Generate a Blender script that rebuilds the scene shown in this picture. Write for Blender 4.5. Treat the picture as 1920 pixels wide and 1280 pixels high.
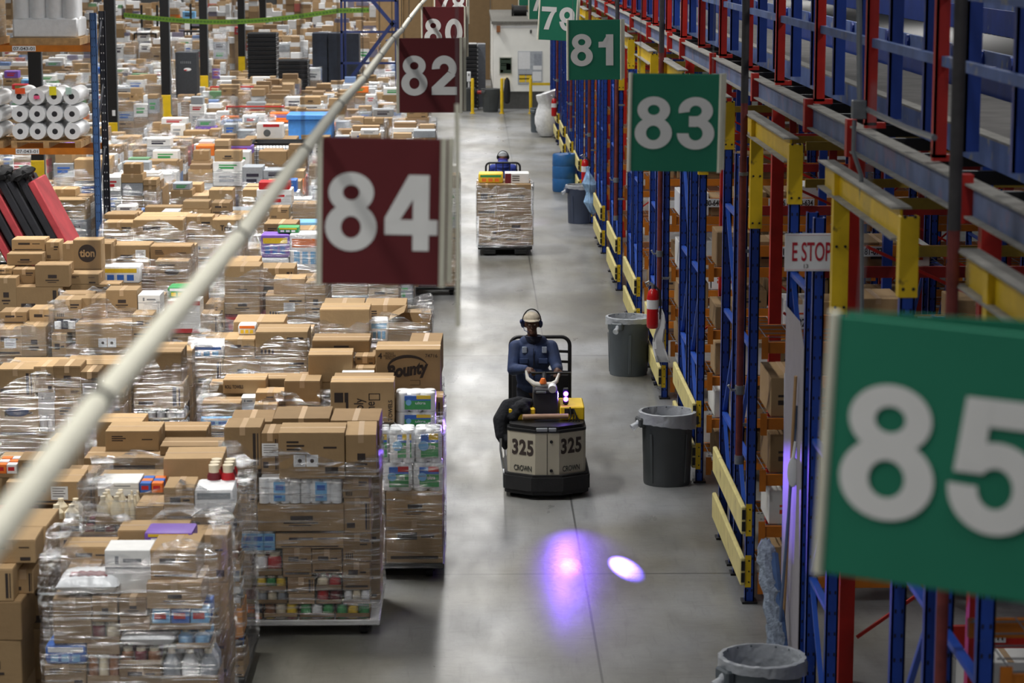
import bpy, bmesh, math, random
import numpy as np
from mathutils import Vector, Matrix, Euler
random.seed(11)
for o in list(bpy.data.objects): bpy.data.objects.remove(o)
SC = bpy.context.scene
COL = SC.collection
PI = math.pi
R = math.radians

# ------------------------------------------------------------------ camera, world, lamps, exposure
FPX, CAMH = 4500.0, 6.0
PITCH = math.atan(755 / FPX)
YAW = math.atan(72 * math.cos(PITCH) / FPX)
FW = np.array([math.sin(YAW) * math.cos(PITCH), math.cos(YAW) * math.cos(PITCH), -math.sin(PITCH)])
RT = np.array([math.cos(YAW), -math.sin(YAW), 0.0])
UP = np.cross(RT, FW)

def ray(px, py): return FW + RT * (px - 960) / FPX - UP * (py - 640) / FPX
def F(px, py, z=0.0):
    d = ray(px, py); t = (z - CAMH) / d[2]; p = d * t; return Vector((p[0], p[1], z))
def at(px, py, Y):
    d = ray(px, py); t = Y / d[1]; p = d * t; return Vector((p[0], p[1], p[2] + CAMH))
def proj(P):
    p = np.asarray(P, float) - np.array([0, 0, CAMH]); w = p @ FW
    return 960 + FPX * (p @ RT) / w, 640 - FPX * (p @ UP) / w, w

cd = bpy.data.cameras.new('camera'); cam = bpy.data.objects.new('camera', cd); COL.objects.link(cam)
cam.location = (0, 0, CAMH)
cam.rotation_euler = (PI / 2 - PITCH, 0, -YAW)
cd.sensor_width = 36; cd.lens = FPX / 1920 * 36; cd.clip_start = 0.1; cd.clip_end = 600
cd.dof.use_dof = True; cd.dof.focus_distance = 30; cd.dof.aperture_fstop = 3.4
SC.camera = cam

w = bpy.data.worlds.new('world'); SC.world = w; w.use_nodes = True
w.node_tree.nodes['Background'].inputs[0].default_value = (0.86, 0.93, 1.0, 1)
w.node_tree.nodes['Background'].inputs[1].default_value = 0.075

def area(name, loc, sx, sy, watts, color=(1, .975, .94), rot=(0, 0, 0), spread=180):
    l = bpy.data.lights.new(name, 'AREA'); l.shape = 'RECTANGLE'; l.size = sx; l.size_y = sy
    l.energy = watts; l.color = color; l.spread = R(spread)
    o = bpy.data.objects.new(name, l); o.location = loc; o.rotation_euler = rot; COL.objects.link(o)
    return o
for yy in range(4, 134, 10):                       # linear high-bay lamps in rows along the building
    for xx, e in ((-26, 330), (-17, 370), (-9.5, 370), (-3.2, 330)):
        if xx < -16 and yy < 54: continue
        area('ceiling_lamp', (xx, yy, 9.6), .5, 3.2, e * (.54 if yy < 22 else 1.08 if yy < 55 else .82), spread=118)
for yy in range(30, 134, 8):
    area('aisle_lamp_or_fill', (-.1, yy, 9.6), .9, 4.2, 165)
area('aisle_lamp_or_fill', (1.6, 5, 9.6), .6, 3, 110, spread=150); area('aisle_lamp_or_fill', (1.9, 74, 8.6), .6, 2, 160)  # two added fills: front light for the hanging signs, and for the hut
for yy in range(4, 134, 13):
    area('rack_lamp', (6.2, yy, 9.6), .4, 2.4, 125)

SC.view_settings.view_transform = 'Standard'; SC.view_settings.look = 'None'
SC.view_settings.gamma = 1; SC.view_settings.use_curve_mapping = False
SC.view_settings.exposure = 0.35

# ------------------------------------------------------------------ materials
def nodes_of(m):
    m.use_nodes = True; nt = m.node_tree; return nt, nt.nodes, nt.links
def lin(c): return tuple(((x / 255) / 12.92 if x / 255 <= .04045 else ((x / 255 + .055) / 1.055) ** 2.4) for x in c)
MATS = {}
def mat(name, rgb, rough=.6, metal=0, var=.12, scale=12, bump=0.0, bscale=60, rnd=0.0, spec=.5, dirt=None, emit=0):
    """rgb in 0..255 sRGB; var: noise brightness variation; rnd: random brightness per object"""
    if name in MATS: return MATS[name]
    m = bpy.data.materials.new(name); nt, N, L = nodes_of(m); b = N['Principled BSDF']
    c = lin(rgb)
    b.inputs['Roughness'].default_value = rough; b.inputs['Metallic'].default_value = metal
    b.inputs['Specular IOR Level'].default_value = spec
    tc = N.new('ShaderNodeTexCoord'); no = N.new('ShaderNodeTexNoise'); no.inputs['Scale'].default_value = scale
    no.inputs['Detail'].default_value = 4
    L.new(tc.outputs['Object'], no.inputs['Vector'])
    mr = N.new('ShaderNodeMapRange'); mr.inputs[3].default_value = 1 - var; mr.inputs[4].default_value = 1 + var
    mr.inputs[1].default_value = .3; mr.inputs[2].default_value = .7
    L.new(no.outputs['Fac'], mr.inputs[0])
    fac = mr.outputs[0]
    if rnd:
        oi = N.new('ShaderNodeObjectInfo'); m2 = N.new('ShaderNodeMapRange')
        m2.inputs[3].default_value = 1 - rnd; m2.inputs[4].default_value = 1 + rnd
        L.new(oi.outputs['Random'], m2.inputs[0])
        mm = N.new('ShaderNodeMath'); mm.operation = 'MULTIPLY'; L.new(fac, mm.inputs[0]); L.new(m2.outputs[0], mm.inputs[1]); fac = mm.outputs[0]
    vm = N.new('ShaderNodeVectorMath'); vm.operation = 'SCALE'; vm.inputs[0].default_value = c
    L.new(fac, vm.inputs['Scale']); out = vm.outputs[0]
    if dirt:
        n2 = N.new('ShaderNodeTexNoise'); n2.inputs['Scale'].default_value = dirt[1]; n2.inputs['Detail'].default_value = 6
        L.new(tc.outputs['Object'], n2.inputs['Vector'])
        r2 = N.new('ShaderNodeMapRange'); r2.inputs[1].default_value = dirt[2]; r2.inputs[2].default_value = dirt[2] + .08
        L.new(n2.outputs['Fac'], r2.inputs[0])
        mx = N.new('ShaderNodeMix'); mx.data_type = 'RGBA'; L.new(r2.outputs[0], mx.inputs[0]); L.new(out, mx.inputs[6])
        mx.inputs[7].default_value = (*lin(dirt[0]), 1); out = mx.outputs[2]
    L.new(out, b.inputs['Base Color'])
    if bump:
        n3 = N.new('ShaderNodeTexNoise'); n3.inputs['Scale'].default_value = bscale; n3.inputs['Detail'].default_value = 3
        L.new(tc.outputs['Object'], n3.inputs['Vector'])
        bp = N.new('ShaderNodeBump'); bp.inputs['Strength'].default_value = bump; bp.inputs['Distance'].default_value = .02
        L.new(n3.outputs['Fac'], bp.inputs['Height']); L.new(bp.outputs[0], b.inputs['Normal'])
    if emit:
        b.inputs['Emission Color'].default_value = (*c, 1); b.inputs['Emission Strength'].default_value = emit
    MATS[name] = m; return m

KRAFT = mat('cardboard', (163, 136, 100), .8, var=.06, scale=5, bump=.12, bscale=25, rnd=.2, spec=.25)
KRAFT_D = mat('cardboard_brown', (140, 115, 83), .8, var=.06, scale=5, bump=.12, bscale=25, rnd=.15, spec=.25)
TAPE = mat('packing_tape', (186, 158, 124), .35, var=.04, rnd=.1)
INK = mat('dark_print', (52, 42, 38), .7, var=.15, scale=60)
WHITEP = mat('white_paper', (226, 228, 230), .6, var=.03)
WHITEB = mat('white_board_box', (222, 222, 220), .6, var=.04, rnd=.05)
WPLAST = mat('white_film', (232, 234, 236), .3, var=.04, bump=.3, bscale=14)
WOODP = mat('pallet_wood', (176, 140, 94), .8, var=.25, scale=9)
BLACKM = mat('black_steel', (20, 21, 23), .45, var=.2)
BLACKR = mat('black_rubber', (24, 24, 26), .75, var=.2, bump=.1)
GREYM = mat('grey_steel', (120, 124, 128), .5, .3, var=.15)
STEEL = mat('bright_steel', (170, 174, 178), .35, .8, var=.1)
BLUE = mat('blue_paint', (24, 62, 152), .42, var=.18, scale=4, dirt=((120, 128, 140), 14, .69))
BLUEB = mat('bright_blue_paint', (38, 82, 180), .42, var=.12, scale=4)
BLUEL = mat('dusty_blue_paint', (98, 122, 178), .6, var=.25, scale=3, dirt=((150, 152, 158), 5, .58))
BLUEG = mat('grey_blue_paint', (104, 120, 158), .6, var=.3, scale=3, dirt=((128, 120, 150), 3.5, .55))
DUST = mat('dusty_grey_flange', (150, 148, 142), .85, var=.2, scale=8)
REDP = mat('red_paint', (190, 34, 22), .45, var=.15, scale=5)
REDD = mat('dark_red_paint', (140, 26, 20), .5, var=.2, scale=5)
YEL = mat('yellow_paint', (222, 186, 22), .45, var=.1, scale=5, dirt=((120, 96, 30), 9, .7))
YELP = mat('pale_yellow_guard', (206, 194, 128), .6, var=.12, scale=6, dirt=((150, 130, 90), 7, .66))
ORNG = mat('orange_paint', (188, 108, 20), .5, var=.15, scale=6)
PIPER = mat('rusty_red_pipe', (108, 44, 40), .6, var=.25, scale=12)
PIPED = mat('dark_grey_pipe', (62, 60, 62), .6, var=.2)
CREAM = mat('cream_pipe', (206, 204, 188), .5, var=.05)
CANG = mat('grey_bin_plastic', (84, 92, 98), .5, var=.15, scale=3)
CANG2 = mat('blue_grey_bin_plastic', (66, 76, 98), .5, var=.15, scale=3)
CANG3 = mat('charcoal_bin_plastic', (72, 76, 78), .5, var=.15, scale=3)
GREENS = mat('green_sign_cloth', (22, 118, 90), .7, var=.05, scale=3, bump=.1, bscale=3)
REDS = mat('maroon_sign_cloth', (92, 18, 25), .7, var=.08, scale=3, bump=.1, bscale=3)
DIGIT = mat('sign_white', (226, 226, 224), .6, var=.02)
POLEW = mat('sign_edge_strip', (214, 212, 194), .6, var=.05)

def wrap_material():
    m = bpy.data.materials.new('stretch_film'); nt, N, L = nodes_of(m)
    for n in list(N): N.remove(n)
    out = N.new('ShaderNodeOutputMaterial'); tc = N.new('ShaderNodeTexCoord')
    oi = N.new('ShaderNodeObjectInfo')
    mp = N.new('ShaderNodeMapping'); mp.inputs['Rotation'].default_value = (.1, .2, 0); mp.inputs['Scale'].default_value = (.9, .9, 17)
    va = N.new('ShaderNodeVectorMath'); va.operation = 'ADD'; sc = N.new('ShaderNodeVectorMath'); sc.operation = 'SCALE'
    sc.inputs[0].default_value = (7, 13, 5); L.new(oi.outputs['Random'], sc.inputs['Scale'])
    L.new(tc.outputs['Object'], va.inputs[0]); L.new(sc.outputs[0], va.inputs[1]); L.new(va.outputs[0], mp.inputs[0])
    n1 = N.new('ShaderNodeTexNoise'); n1.inputs['Scale'].default_value = 2.6; n1.inputs['Detail'].default_value = 7; n1.inputs['Distortion'].default_value = .7
    L.new(mp.outputs[0], n1.inputs['Vector'])
    n2 = N.new('ShaderNodeTexNoise'); n2.inputs['Scale'].default_value = 3.5; n2.inputs['Detail'].default_value = 4
    L.new(va.outputs[0], n2.inputs['Vector'])
    bp = N.new('ShaderNodeBump'); bp.inputs['Strength'].default_value = 1; bp.inputs['Distance'].default_value = .09
    L.new(n1.outputs['Fac'], bp.inputs['Height'])
    b2 = N.new('ShaderNodeBump'); b2.inputs['Strength'].default_value = .8; b2.inputs['Distance'].default_value = .1
    L.new(n2.outputs['Fac'], b2.inputs['Height']); L.new(bp.outputs[0], b2.inputs['Normal'])
    gl = N.new('ShaderNodeBsdfGlossy'); gl.inputs['Roughness'].default_value = .14; gl.inputs['Color'].default_value = (1, 1, 1, 1)
    L.new(b2.outputs[0], gl.inputs['Normal'])
    df = N.new('ShaderNodeBsdfDiffuse'); df.inputs['Color'].default_value = (.62, .63, .65, 1); L.new(b2.outputs[0], df.inputs['Normal'])
    m1 = N.new('ShaderNodeMixShader'); m1.inputs[0].default_value = .12; L.new(gl.outputs[0], m1.inputs[1]); L.new(df.outputs[0], m1.inputs[2])
    tr = N.new('ShaderNodeBsdfTransparent'); tr.inputs[0].default_value = (.95, .96, .97, 1)
    r = N.new('ShaderNodeMapRange'); r.inputs[1].default_value = .5; r.inputs[2].default_value = .7; r.inputs[3].default_value = .1; r.inputs[4].default_value = .95
    L.new(n1.outputs['Fac'], r.inputs[0])
    m2 = N.new('ShaderNodeMixShader'); L.new(r.outputs[0], m2.inputs[0]); L.new(tr.outputs[0], m2.inputs[1]); L.new(m1.outputs[0], m2.inputs[2])
    L.new(m2.outputs[0], out.inputs[0]); return m
WRAP = wrap_material()

def island_kraft(name, ramp):
    m = bpy.data.materials.new(name); nt, N, L = nodes_of(m); b = N['Principled BSDF']; b.inputs['Roughness'].default_value = .75
    g = N.new('ShaderNodeNewGeometry'); cr = N.new('ShaderNodeValToRGB'); cr.color_ramp.interpolation = 'CONSTANT'
    e = cr.color_ramp.elements
    while len(e) < len(ramp): e.new(.5)
    for k, (p, c) in enumerate(ramp): e[k].position = p; e[k].color = (*lin(c), 1)
    L.new(g.outputs['Random Per Island'], cr.inputs[0]); L.new(cr.outputs[0], b.inputs['Base Color']); return m
KRAFT_S = island_kraft('cardboard_assorted', [(0, (156, 129, 95)), (.2, (170, 143, 108)), (.4, (142, 116, 85)), (.6, (164, 138, 104)), (.8, (132, 107, 78))])
GOODS_S = island_kraft('goods_assorted', [(0, (222, 224, 226)), (.4, (196, 199, 202)), (.66, (110, 134, 176)), (.7, (158, 84, 76)), (.73, (214, 216, 218)), (.9, (110, 106, 124)), (.97, (100, 140, 104))])

# ------------------------------------------------------------------ mesh building
class MB:
    def __init__(s): s.v = []; s.f = []; s.m = []
    def add(s, vs, fs, mi=0, M=None):
        o = len(s.v)
        s.v += [tuple(M @ Vector(p)) for p in vs] if M is not None else [tuple(p) for p in vs]
        s.f += [tuple(o + i for i in q) for q in fs]; s.m += [mi] * len(fs); return s
    def box(s, x0, y0, z0, x1, y1, z1, mi=0, M=None):
        if x0 > x1: x0, x1 = x1, x0
        if y0 > y1: y0, y1 = y1, y0
        if z0 > z1: z0, z1 = z1, z0
        vs = [(x0, y0, z0), (x1, y0, z0), (x1, y1, z0), (x0, y1, z0), (x0, y0, z1), (x1, y0, z1), (x1, y1, z1), (x0, y1, z1)]
        return s.add(vs, [(0, 3, 2, 1), (4, 5, 6, 7), (0, 1, 5, 4), (1, 2, 6, 5), (2, 3, 7, 6), (3, 0, 4, 7)], mi, M)
    def cbox(s, x0, y0, z0, x1, y1, z1, c=.01, mi=0, M=None, seg=1):
        bm = bmesh.new(); bmesh.ops.create_cube(bm, size=1)
        for v in bm.verts:
            v.co = Vector((x0 + (v.co.x + .5) * (x1 - x0), y0 + (v.co.y + .5) * (y1 - y0), z0 + (v.co.z + .5) * (z1 - z0)))
        bmesh.ops.bevel(bm, geom=list(bm.edges), offset=c, segments=seg, affect='EDGES', profile=.5)
        bm.verts.index_update()
        s.add([v.co.copy() for v in bm.verts], [[v.index for v in f.verts] for f in bm.faces], mi, M); bm.free(); return s
    def cyl(s, p0, p1, r0, r1=None, n=12, mi=0, cap=True):
        p0, p1 = Vector(p0), Vector(p1); r1 = r0 if r1 is None else r1
        d = (p1 - p0); q = d.to_track_quat('Z', 'Y').to_matrix()
        vs = []
        for p, r in ((p0, r0), (p1, r1)):
            for k in range(n):
                a = 2 * PI * k / n; vs.append(p + q @ Vector((math.cos(a) * r, math.sin(a) * r, 0)))
        fs = [(k, (k + 1) % n, n + (k + 1) % n, n + k) for k in range(n)]
        if cap: fs += [tuple(range(n))[::-1], tuple(range(n, 2 * n))]
        return s.add(vs, fs, mi)
    def lathe(s, prof, c=(0, 0, 0), n=24, mi=0, M=None, closed=False):
        vs = []; fs = []
        for (r, z) in prof:
            for k in range(n):
                a = 2 * PI * k / n; vs.append((c[0] + r * math.cos(a), c[1] + r * math.sin(a), c[2] + z))
        m = len(prof)
        for j in range(m - 1):
            for k in range(n): fs.append((j * n + k, j * n + (k + 1) % n, (j + 1) * n + (k + 1) % n, (j + 1) * n + k))
        if prof[0][0] > 1e-6: fs.append(tuple(range(n))[::-1])
        if prof[-1][0] > 1e-6 and not closed: fs.append(tuple(range((m - 1) * n, m * n)))
        return s.add(vs, fs, mi, M)
    def tube(s, pts, r, n=8, mi=0, M=None):
        pts = [Vector(p) for p in pts]; vs = []; fs = []; prev = None
        for i, p in enumerate(pts):
            a = pts[max(i - 1, 0)]; b = pts[min(i + 1, len(pts) - 1)]; t = (b - a).normalized()
            if prev is None:
                u = t.cross(Vector((0, 0, 1))); u = u if u.length > .1 else t.cross(Vector((1, 0, 0))); u.normalize()
            else:
                u = (prev - t * prev.dot(t)); u.normalize()
            prev = u; w_ = t.cross(u); rr = r[i] if isinstance(r, (list, tuple)) else r
            for k in range(n):
                an = 2 * PI * k / n; vs.append(p + (u * math.cos(an) + w_ * math.sin(an)) * rr)
        for i in range(len(pts) - 1):
            for k in range(n): fs.append((i * n + k, i * n + (k + 1) % n, (i + 1) * n + (k + 1) % n, (i + 1) * n + k))
        fs += [tuple(range(n))[::-1], tuple(range((len(pts) - 1) * n, len(pts) * n))]
        return s.add(vs, fs, mi, M)
    def bar(s, p0, p1, w_, h, mi=0, up=(0, 0, 1)):
        """rectangular bar from p0 to p1"""
        p0, p1 = Vector(p0), Vector(p1); d = (p1 - p0).normalized(); u = Vector(up); u = (u - d * u.dot(d)); u.normalize(); r = d.cross(u)
        vs = []
        for p in (p0, p1):
            for a, b in ((-1, -1), (1, -1), (1, 1), (-1, 1)): vs.append(p + r * a * w_ / 2 + u * b * h / 2)
        return s.add(vs, [(3, 2, 1, 0), (4, 5, 6, 7), (0, 1, 5, 4), (1, 2, 6, 5), (2, 3, 7, 6), (3, 0, 4, 7)], mi)
    def prism(s, poly, z0, z1, mi=0, M=None):
        n = len(poly); vs = [(x, y, z0) for x, y in poly] + [(x, y, z1) for x, y in poly]
        fs = [tuple(range(n))[::-1], tuple(range(n, 2 * n))] + [(k, (k + 1) % n, n + (k + 1) % n, n + k) for k in range(n)]
        return s.add(vs, fs, mi, M)
    def ell(s, c, r, M=None, mi=0, n=16, m=10):
        vs = [(c[0], c[1], c[2] - r[2])]; fs = []
        for j in range(1, m):
            ph = -PI / 2 + PI * j / m
            for k in range(n):
                a = 2 * PI * k / n; vs.append((c[0] + r[0] * math.cos(ph) * math.cos(a), c[1] + r[1] * math.cos(ph) * math.sin(a), c[2] + r[2] * math.sin(ph)))
        vs.append((c[0], c[1], c[2] + r[2])); t = len(vs) - 1
        for k in range(n):
            fs.append((0, 1 + (k + 1) % n, 1 + k)); fs.append((t, 1 + (m - 2) * n + k, 1 + (m - 2) * n + (k + 1) % n))
        for j in range(m - 2):
            for k in range(n):
                a = 1 + j * n; fs.append((a + k, a + (k + 1) % n, a + n + (k + 1) % n, a + n + k))
        return s.add(vs, fs, mi, M)
    def mesh(s, name, mats, smooth=False):
        me = bpy.data.meshes.new(name); me.from_pydata(s.v, [], s.f)
        mats = mats if isinstance(mats, (list, tuple)) else [mats]
        for m in mats: me.materials.append(m)
        if len(mats) > 1: me.polygons.foreach_set('material_index', s.m)
        if smooth:
            me.polygons.foreach_set('use_smooth', [True] * len(me.polygons)); me.set_sharp_from_angle(angle=R(40))
        me.update(); return me
    def build(s, name, mats, parent=None, smooth=False, loc=None):
        return put(name, s.mesh(name, mats, smooth), parent, loc)
def put(name, me, parent=None, loc=None, rz=0):
    o = bpy.data.objects.new(name, me); COL.objects.link(o)
    if parent: o.parent = parent
    if loc is not None: o.location = loc
    if rz: o.rotation_euler = (0, 0, rz)
    return o
def tag(o, label, cat, group=None):
    o['label'] = label; o['category'] = cat
    if group: o['group'] = group
    return o
def thing(name, label, cat, loc=(0, 0, 0), rz=0, group=None):
    o = bpy.data.objects.new(name, None); COL.objects.link(o); o.location = loc; o.rotation_euler = (0, 0, rz)
    o.empty_display_size = .1
    return tag(o, label, cat, group)
def struct(o): o['kind'] = 'structure'; return o
def dup(root, loc=None, label=None, group=None, rz=None):
    r = root.copy(); COL.objects.link(r)
    if loc is not None: r.location = loc
    if rz is not None: r.rotation_euler = (0, 0, rz)
    if label: r['label'] = label
    if group: r['group'] = group
    for ch in list(root.children):
        c = ch.copy(); COL.objects.link(c); c.parent = r
        for g in ch.children:
            d = g.copy(); COL.objects.link(d); d.parent = c
    return r
ORD = ['first', 'second', 'third', 'fourth', 'fifth', 'sixth', 'seventh', 'eighth', 'ninth', 'tenth', 'eleventh', 'twelfth', 'thirteenth',
       'fourteenth', 'fifteenth', 'sixteenth', 'seventeenth', 'eighteenth', 'nineteenth', 'twentieth']
ORD += [t + o for t in ('twenty-', 'thirty-', 'forty-', 'fifty-') for o in ORD[:9]]
def ordw(k): return ORD[min(k, len(ORD) - 1)]

TXT = {}
def text_mesh(s, size=1, ext=.002, off=0, shear=0, xs=1.0, m=INK, spacing=1.0):
    """flat lettering lying in the XZ plane, facing -Y, centred on its origin"""
    key = (s, size, ext, off, shear, xs, m.name, spacing)
    if key in TXT: return TXT[key]
    c = bpy.data.curves.new('lettering', 'FONT'); c.body = s; c.size = size; c.extrude = ext / 2; c.offset = off; c.shear = shear
    c.align_x = 'CENTER'; c.space_character = spacing; c.resolution_u = 5; c.space_line = .85
    o = bpy.data.objects.new('lettering', c); COL.objects.link(o)
    dg = bpy.context.evaluated_depsgraph_get(); dg.update()
    me = bpy.data.meshes.new_from_object(o.evaluated_get(dg), depsgraph=dg)
    bpy.data.objects.remove(o); bpy.data.curves.remove(c)
    n = len(me.vertices); co = np.empty(n * 3); me.vertices.foreach_get('co', co); co = co.reshape(-1, 3)
    mn, mx = co.min(0), co.max(0); cc = (mn + mx) / 2
    q = np.stack([(co[:, 0] - cc[0]) * xs, -(co[:, 2] - cc[2]) , co[:, 1] - cc[1]], 1)
    me.vertices.foreach_set('co', q.ravel()); me.materials.clear(); me.materials.append(m); me.update()
    TXT[key] = me; return me
def text(name, s, loc, h, m, parent=None, off=0, shear=0, xs=1.0, width=None, spacing=1.0, rz=0):
    """lettering fitted to height h (and width)"""
    me0 = text_mesh(s, 1, .002, off, shear, 1, m, spacing)
    co = np.empty(len(me0.vertices) * 3); me0.vertices.foreach_get('co', co); co = co.reshape(-1, 3)
    hh = co[:, 2].max() - co[:, 2].min(); ww = co[:, 0].max() - co[:, 0].min()
    k = h / hh; kx = (width / ww) if width else k * xs
    o = put(name, me0, parent, loc); o.scale = (kx, 1, k); o.rotation_euler = (0, 0, rz); return o

# ------------------------------------------------------------------ floor and shell
def floor_material():
    m = bpy.data.materials.new('polished_concrete'); nt, N, L = nodes_of(m); b = N['Principled BSDF']
    tc = N.new('ShaderNodeTexCoord')
    def noise(scale, det, sc=(1, 1, 1), dist=0):
        mp = N.new('ShaderNodeMapping'); mp.inputs['Scale'].default_value = sc; L.new(tc.outputs['Object'], mp.inputs[0])
        n = N.new('ShaderNodeTexNoise'); n.inputs['Scale'].default_value = scale; n.inputs['Detail'].default_value = det
        n.inputs['Distortion'].default_value = dist; L.new(mp.outputs[0], n.inputs[0]); return n.outputs['Fac']
    def rng(x, a, b_, c, d):
        r = N.new('ShaderNodeMapRange'); r.inputs[1].default_value = a; r.inputs[2].default_value = b_; r.inputs[3].default_value = c; r.inputs[4].default_value = d
        L.new(x, r.inputs[0]); return r.outputs[0]
    def mul(a, b_):
        q = N.new('ShaderNodeMath'); q.operation = 'MULTIPLY'; L.new(a, q.inputs[0])
        if isinstance(b_, (int, float)): q.inputs[1].default_value = b_
        else: L.new(b_, q.inputs[1])
        return q.outputs[0]
    v = rng(noise(.55, 6, (1, .6, 1), .6), .3, .7, .66, 1.2)
    v = mul(v, rng(noise(7, 8, (.25, 2.6, 1), 1.5), .58, .75, 1, .74))
    v = mul(v, rng(noise(7, 8, (2.6, .3, 1), 1.0), .56, .75, 1, .8))
    v = mul(v, rng(noise(1.6, 8, (1.6, .5, 1), .3), .3, .7, .86, 1.1))
    v = mul(v, rng(noise(9, 5), .3, .7, .93, 1.06))
    v = mul(v, rng(noise(4, 8, (2.2, .3, 1), .8), .6, .75, 1, .8))      # scuffs along the travel lane
    v = mul(v, rng(noise(60, 2), .2, .8, .93, 1.07))
    sx = N.new('ShaderNodeSeparateXYZ'); L.new(tc.outputs['Object'], sx.inputs[0])
    def joint(sock, pos, step, wd):
        a = N.new('ShaderNodeMath'); a.operation = 'SUBTRACT'; L.new(sock, a.inputs[0]); a.inputs[1].default_value = pos
        p = N.new('ShaderNodeMath'); p.operation = 'PINGPONG'; L.new(a.outputs[0], p.inputs[0]); p.inputs[1].default_value = step / 2
        return rng(p.outputs[0], wd * .5, wd, .35, 1)
    v = mul(v, joint(sx.outputs[0], 1.04, 12.2, .014)); v = mul(v, joint(sx.outputs[1], 22.3, 12.2, .02))
    mx = N.new('ShaderNodeMix'); mx.data_type = 'RGBA'; mx.inputs[6].default_value = (*lin((134, 136, 138)), 1); mx.inputs[7].default_value = (*lin((108, 106, 97)), 1)
    L.new(rng(noise(.35, 3), .4, .62, 0, 1), mx.inputs[0])
    vm = N.new('ShaderNodeVectorMath'); vm.operation = 'SCALE'; L.new(mx.outputs[2], vm.inputs[0]); L.new(v, vm.inputs['Scale'])
    L.new(vm.outputs[0], b.inputs['Base Color'])
    L.new(rng(noise(1.2, 8, (1.5, .5, 1), .2), .3, .7, .27, .42), b.inputs['Roughness'])
    bp = N.new('ShaderNodeBump'); bp.inputs['Strength'].default_value = .08; bp.inputs['Distance'].default_value = .02
    L.new(noise(14, 4), bp.inputs['Height']); L.new(bp.outputs[0], b.inputs['Normal'])
    return m
b = MB(); b.box(-45, -8, -.2, 22, 142, 0); struct(b.build('floor', floor_material()))
WALLM = mat('far_wall_paint', (176, 178, 176), .8, var=.1, scale=.5)
b = MB(); b.box(-45, 138, 0, 22, 138.3, 10); struct(b.build('wall_far', WALLM))
b = MB(); b.box(-45.3, -8, 0, -45, 138, 10); struct(b.build('wall_left', WALLM))
# dark dock curtains and panels on the far wall
for k in range(14):
    b = MB(); b.box(-13.5 + k * 1.15, 137.9, 2.2, -13.5 + k * 1.15 + .5, 137.97, 7)
    o = b.build('dock_curtain', mat('dark_curtain', (34, 36, 42), .8)); tag(o, 'dark vertical strip hanging on the white far wall, all alike', 'curtain', 'dark strips on the far wall')

# ------------------------------------------------------------------ right side: pallet racking
RX = 2.55; PITCH_R = 4.95; R0 = 21.25
rng_r = random.Random(5)
def post_mesh(z0, z1, w_=.085, d=.075):
    b = MB(); t = .012
    # open C-section upright: face towards the aisle of the row (-Y) plus two flanges and punched holes
    b.box(-w_ / 2, 0, z0, w_ / 2, t, z1); b.box(-w_ / 2, 0, z0, -w_ / 2 + t, d, z1); b.box(w_ / 2 - t, 0, z0, w_ / 2, d, z1)
    z = z0 + .1
    while z < z1 - .05:
        for s in (-1, 1): b.box(s * .02 - .006, -.0015, z - .012, s * .02 + .006, .001, z + .012, 1)
        z += .15
    return b
HOLE = mat('punched_hole', (14, 16, 30), .8)
def frame_parts(root, x, ya, yb, top_a, top_b):
    for yy, tp in ((ya, top_a), (yb - .075, top_b)):
        b = post_mesh(.02, tp if tp < 3.7 else tp); o = b.build('upright', [BLUE, HOLE], root); o.location = (x, yy, 0)
        f = MB().box(-.07, -.04, 0, .07, .12, .02).build('foot_plate', BLACKM, o)
    zz = .25; k = 0; lim = min(top_a, top_b) - .1
    while zz < lim:
        b = MB(); b.bar((x, ya + .06, zz), (x, yb - .06, zz), .05, .035); b.build('brace', BLUEB, root)
        if zz + 1.05 < lim:
            b = MB(); a_, c_ = (ya + .06, yb - .06) if k % 2 == 0 else (yb - .06, ya + .06)
            b.bar((x, a_, zz + .03), (x, c_, zz + 1.02), .035, .03); b.build('brace', BLUEB, root)
        zz += 1.05; k += 1
LEVELS = [.24, .72, 1.2, 1.72, 2.42]
plate_m = MB()
plate_m.box(-.03, -.012, -.1, .03, .0, .1)
for s in (-1, 1):
    for zz in (-.06, .06): plate_m.cyl((s * .0 + .012 * s, -.012, zz), (s * .012, -.018, zz), .007, n=6, mi=1)
PLATE = plate_m.mesh('connector_plate', [ORNG, BLACKM])
def bay_label(n): return n
rows = []
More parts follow.
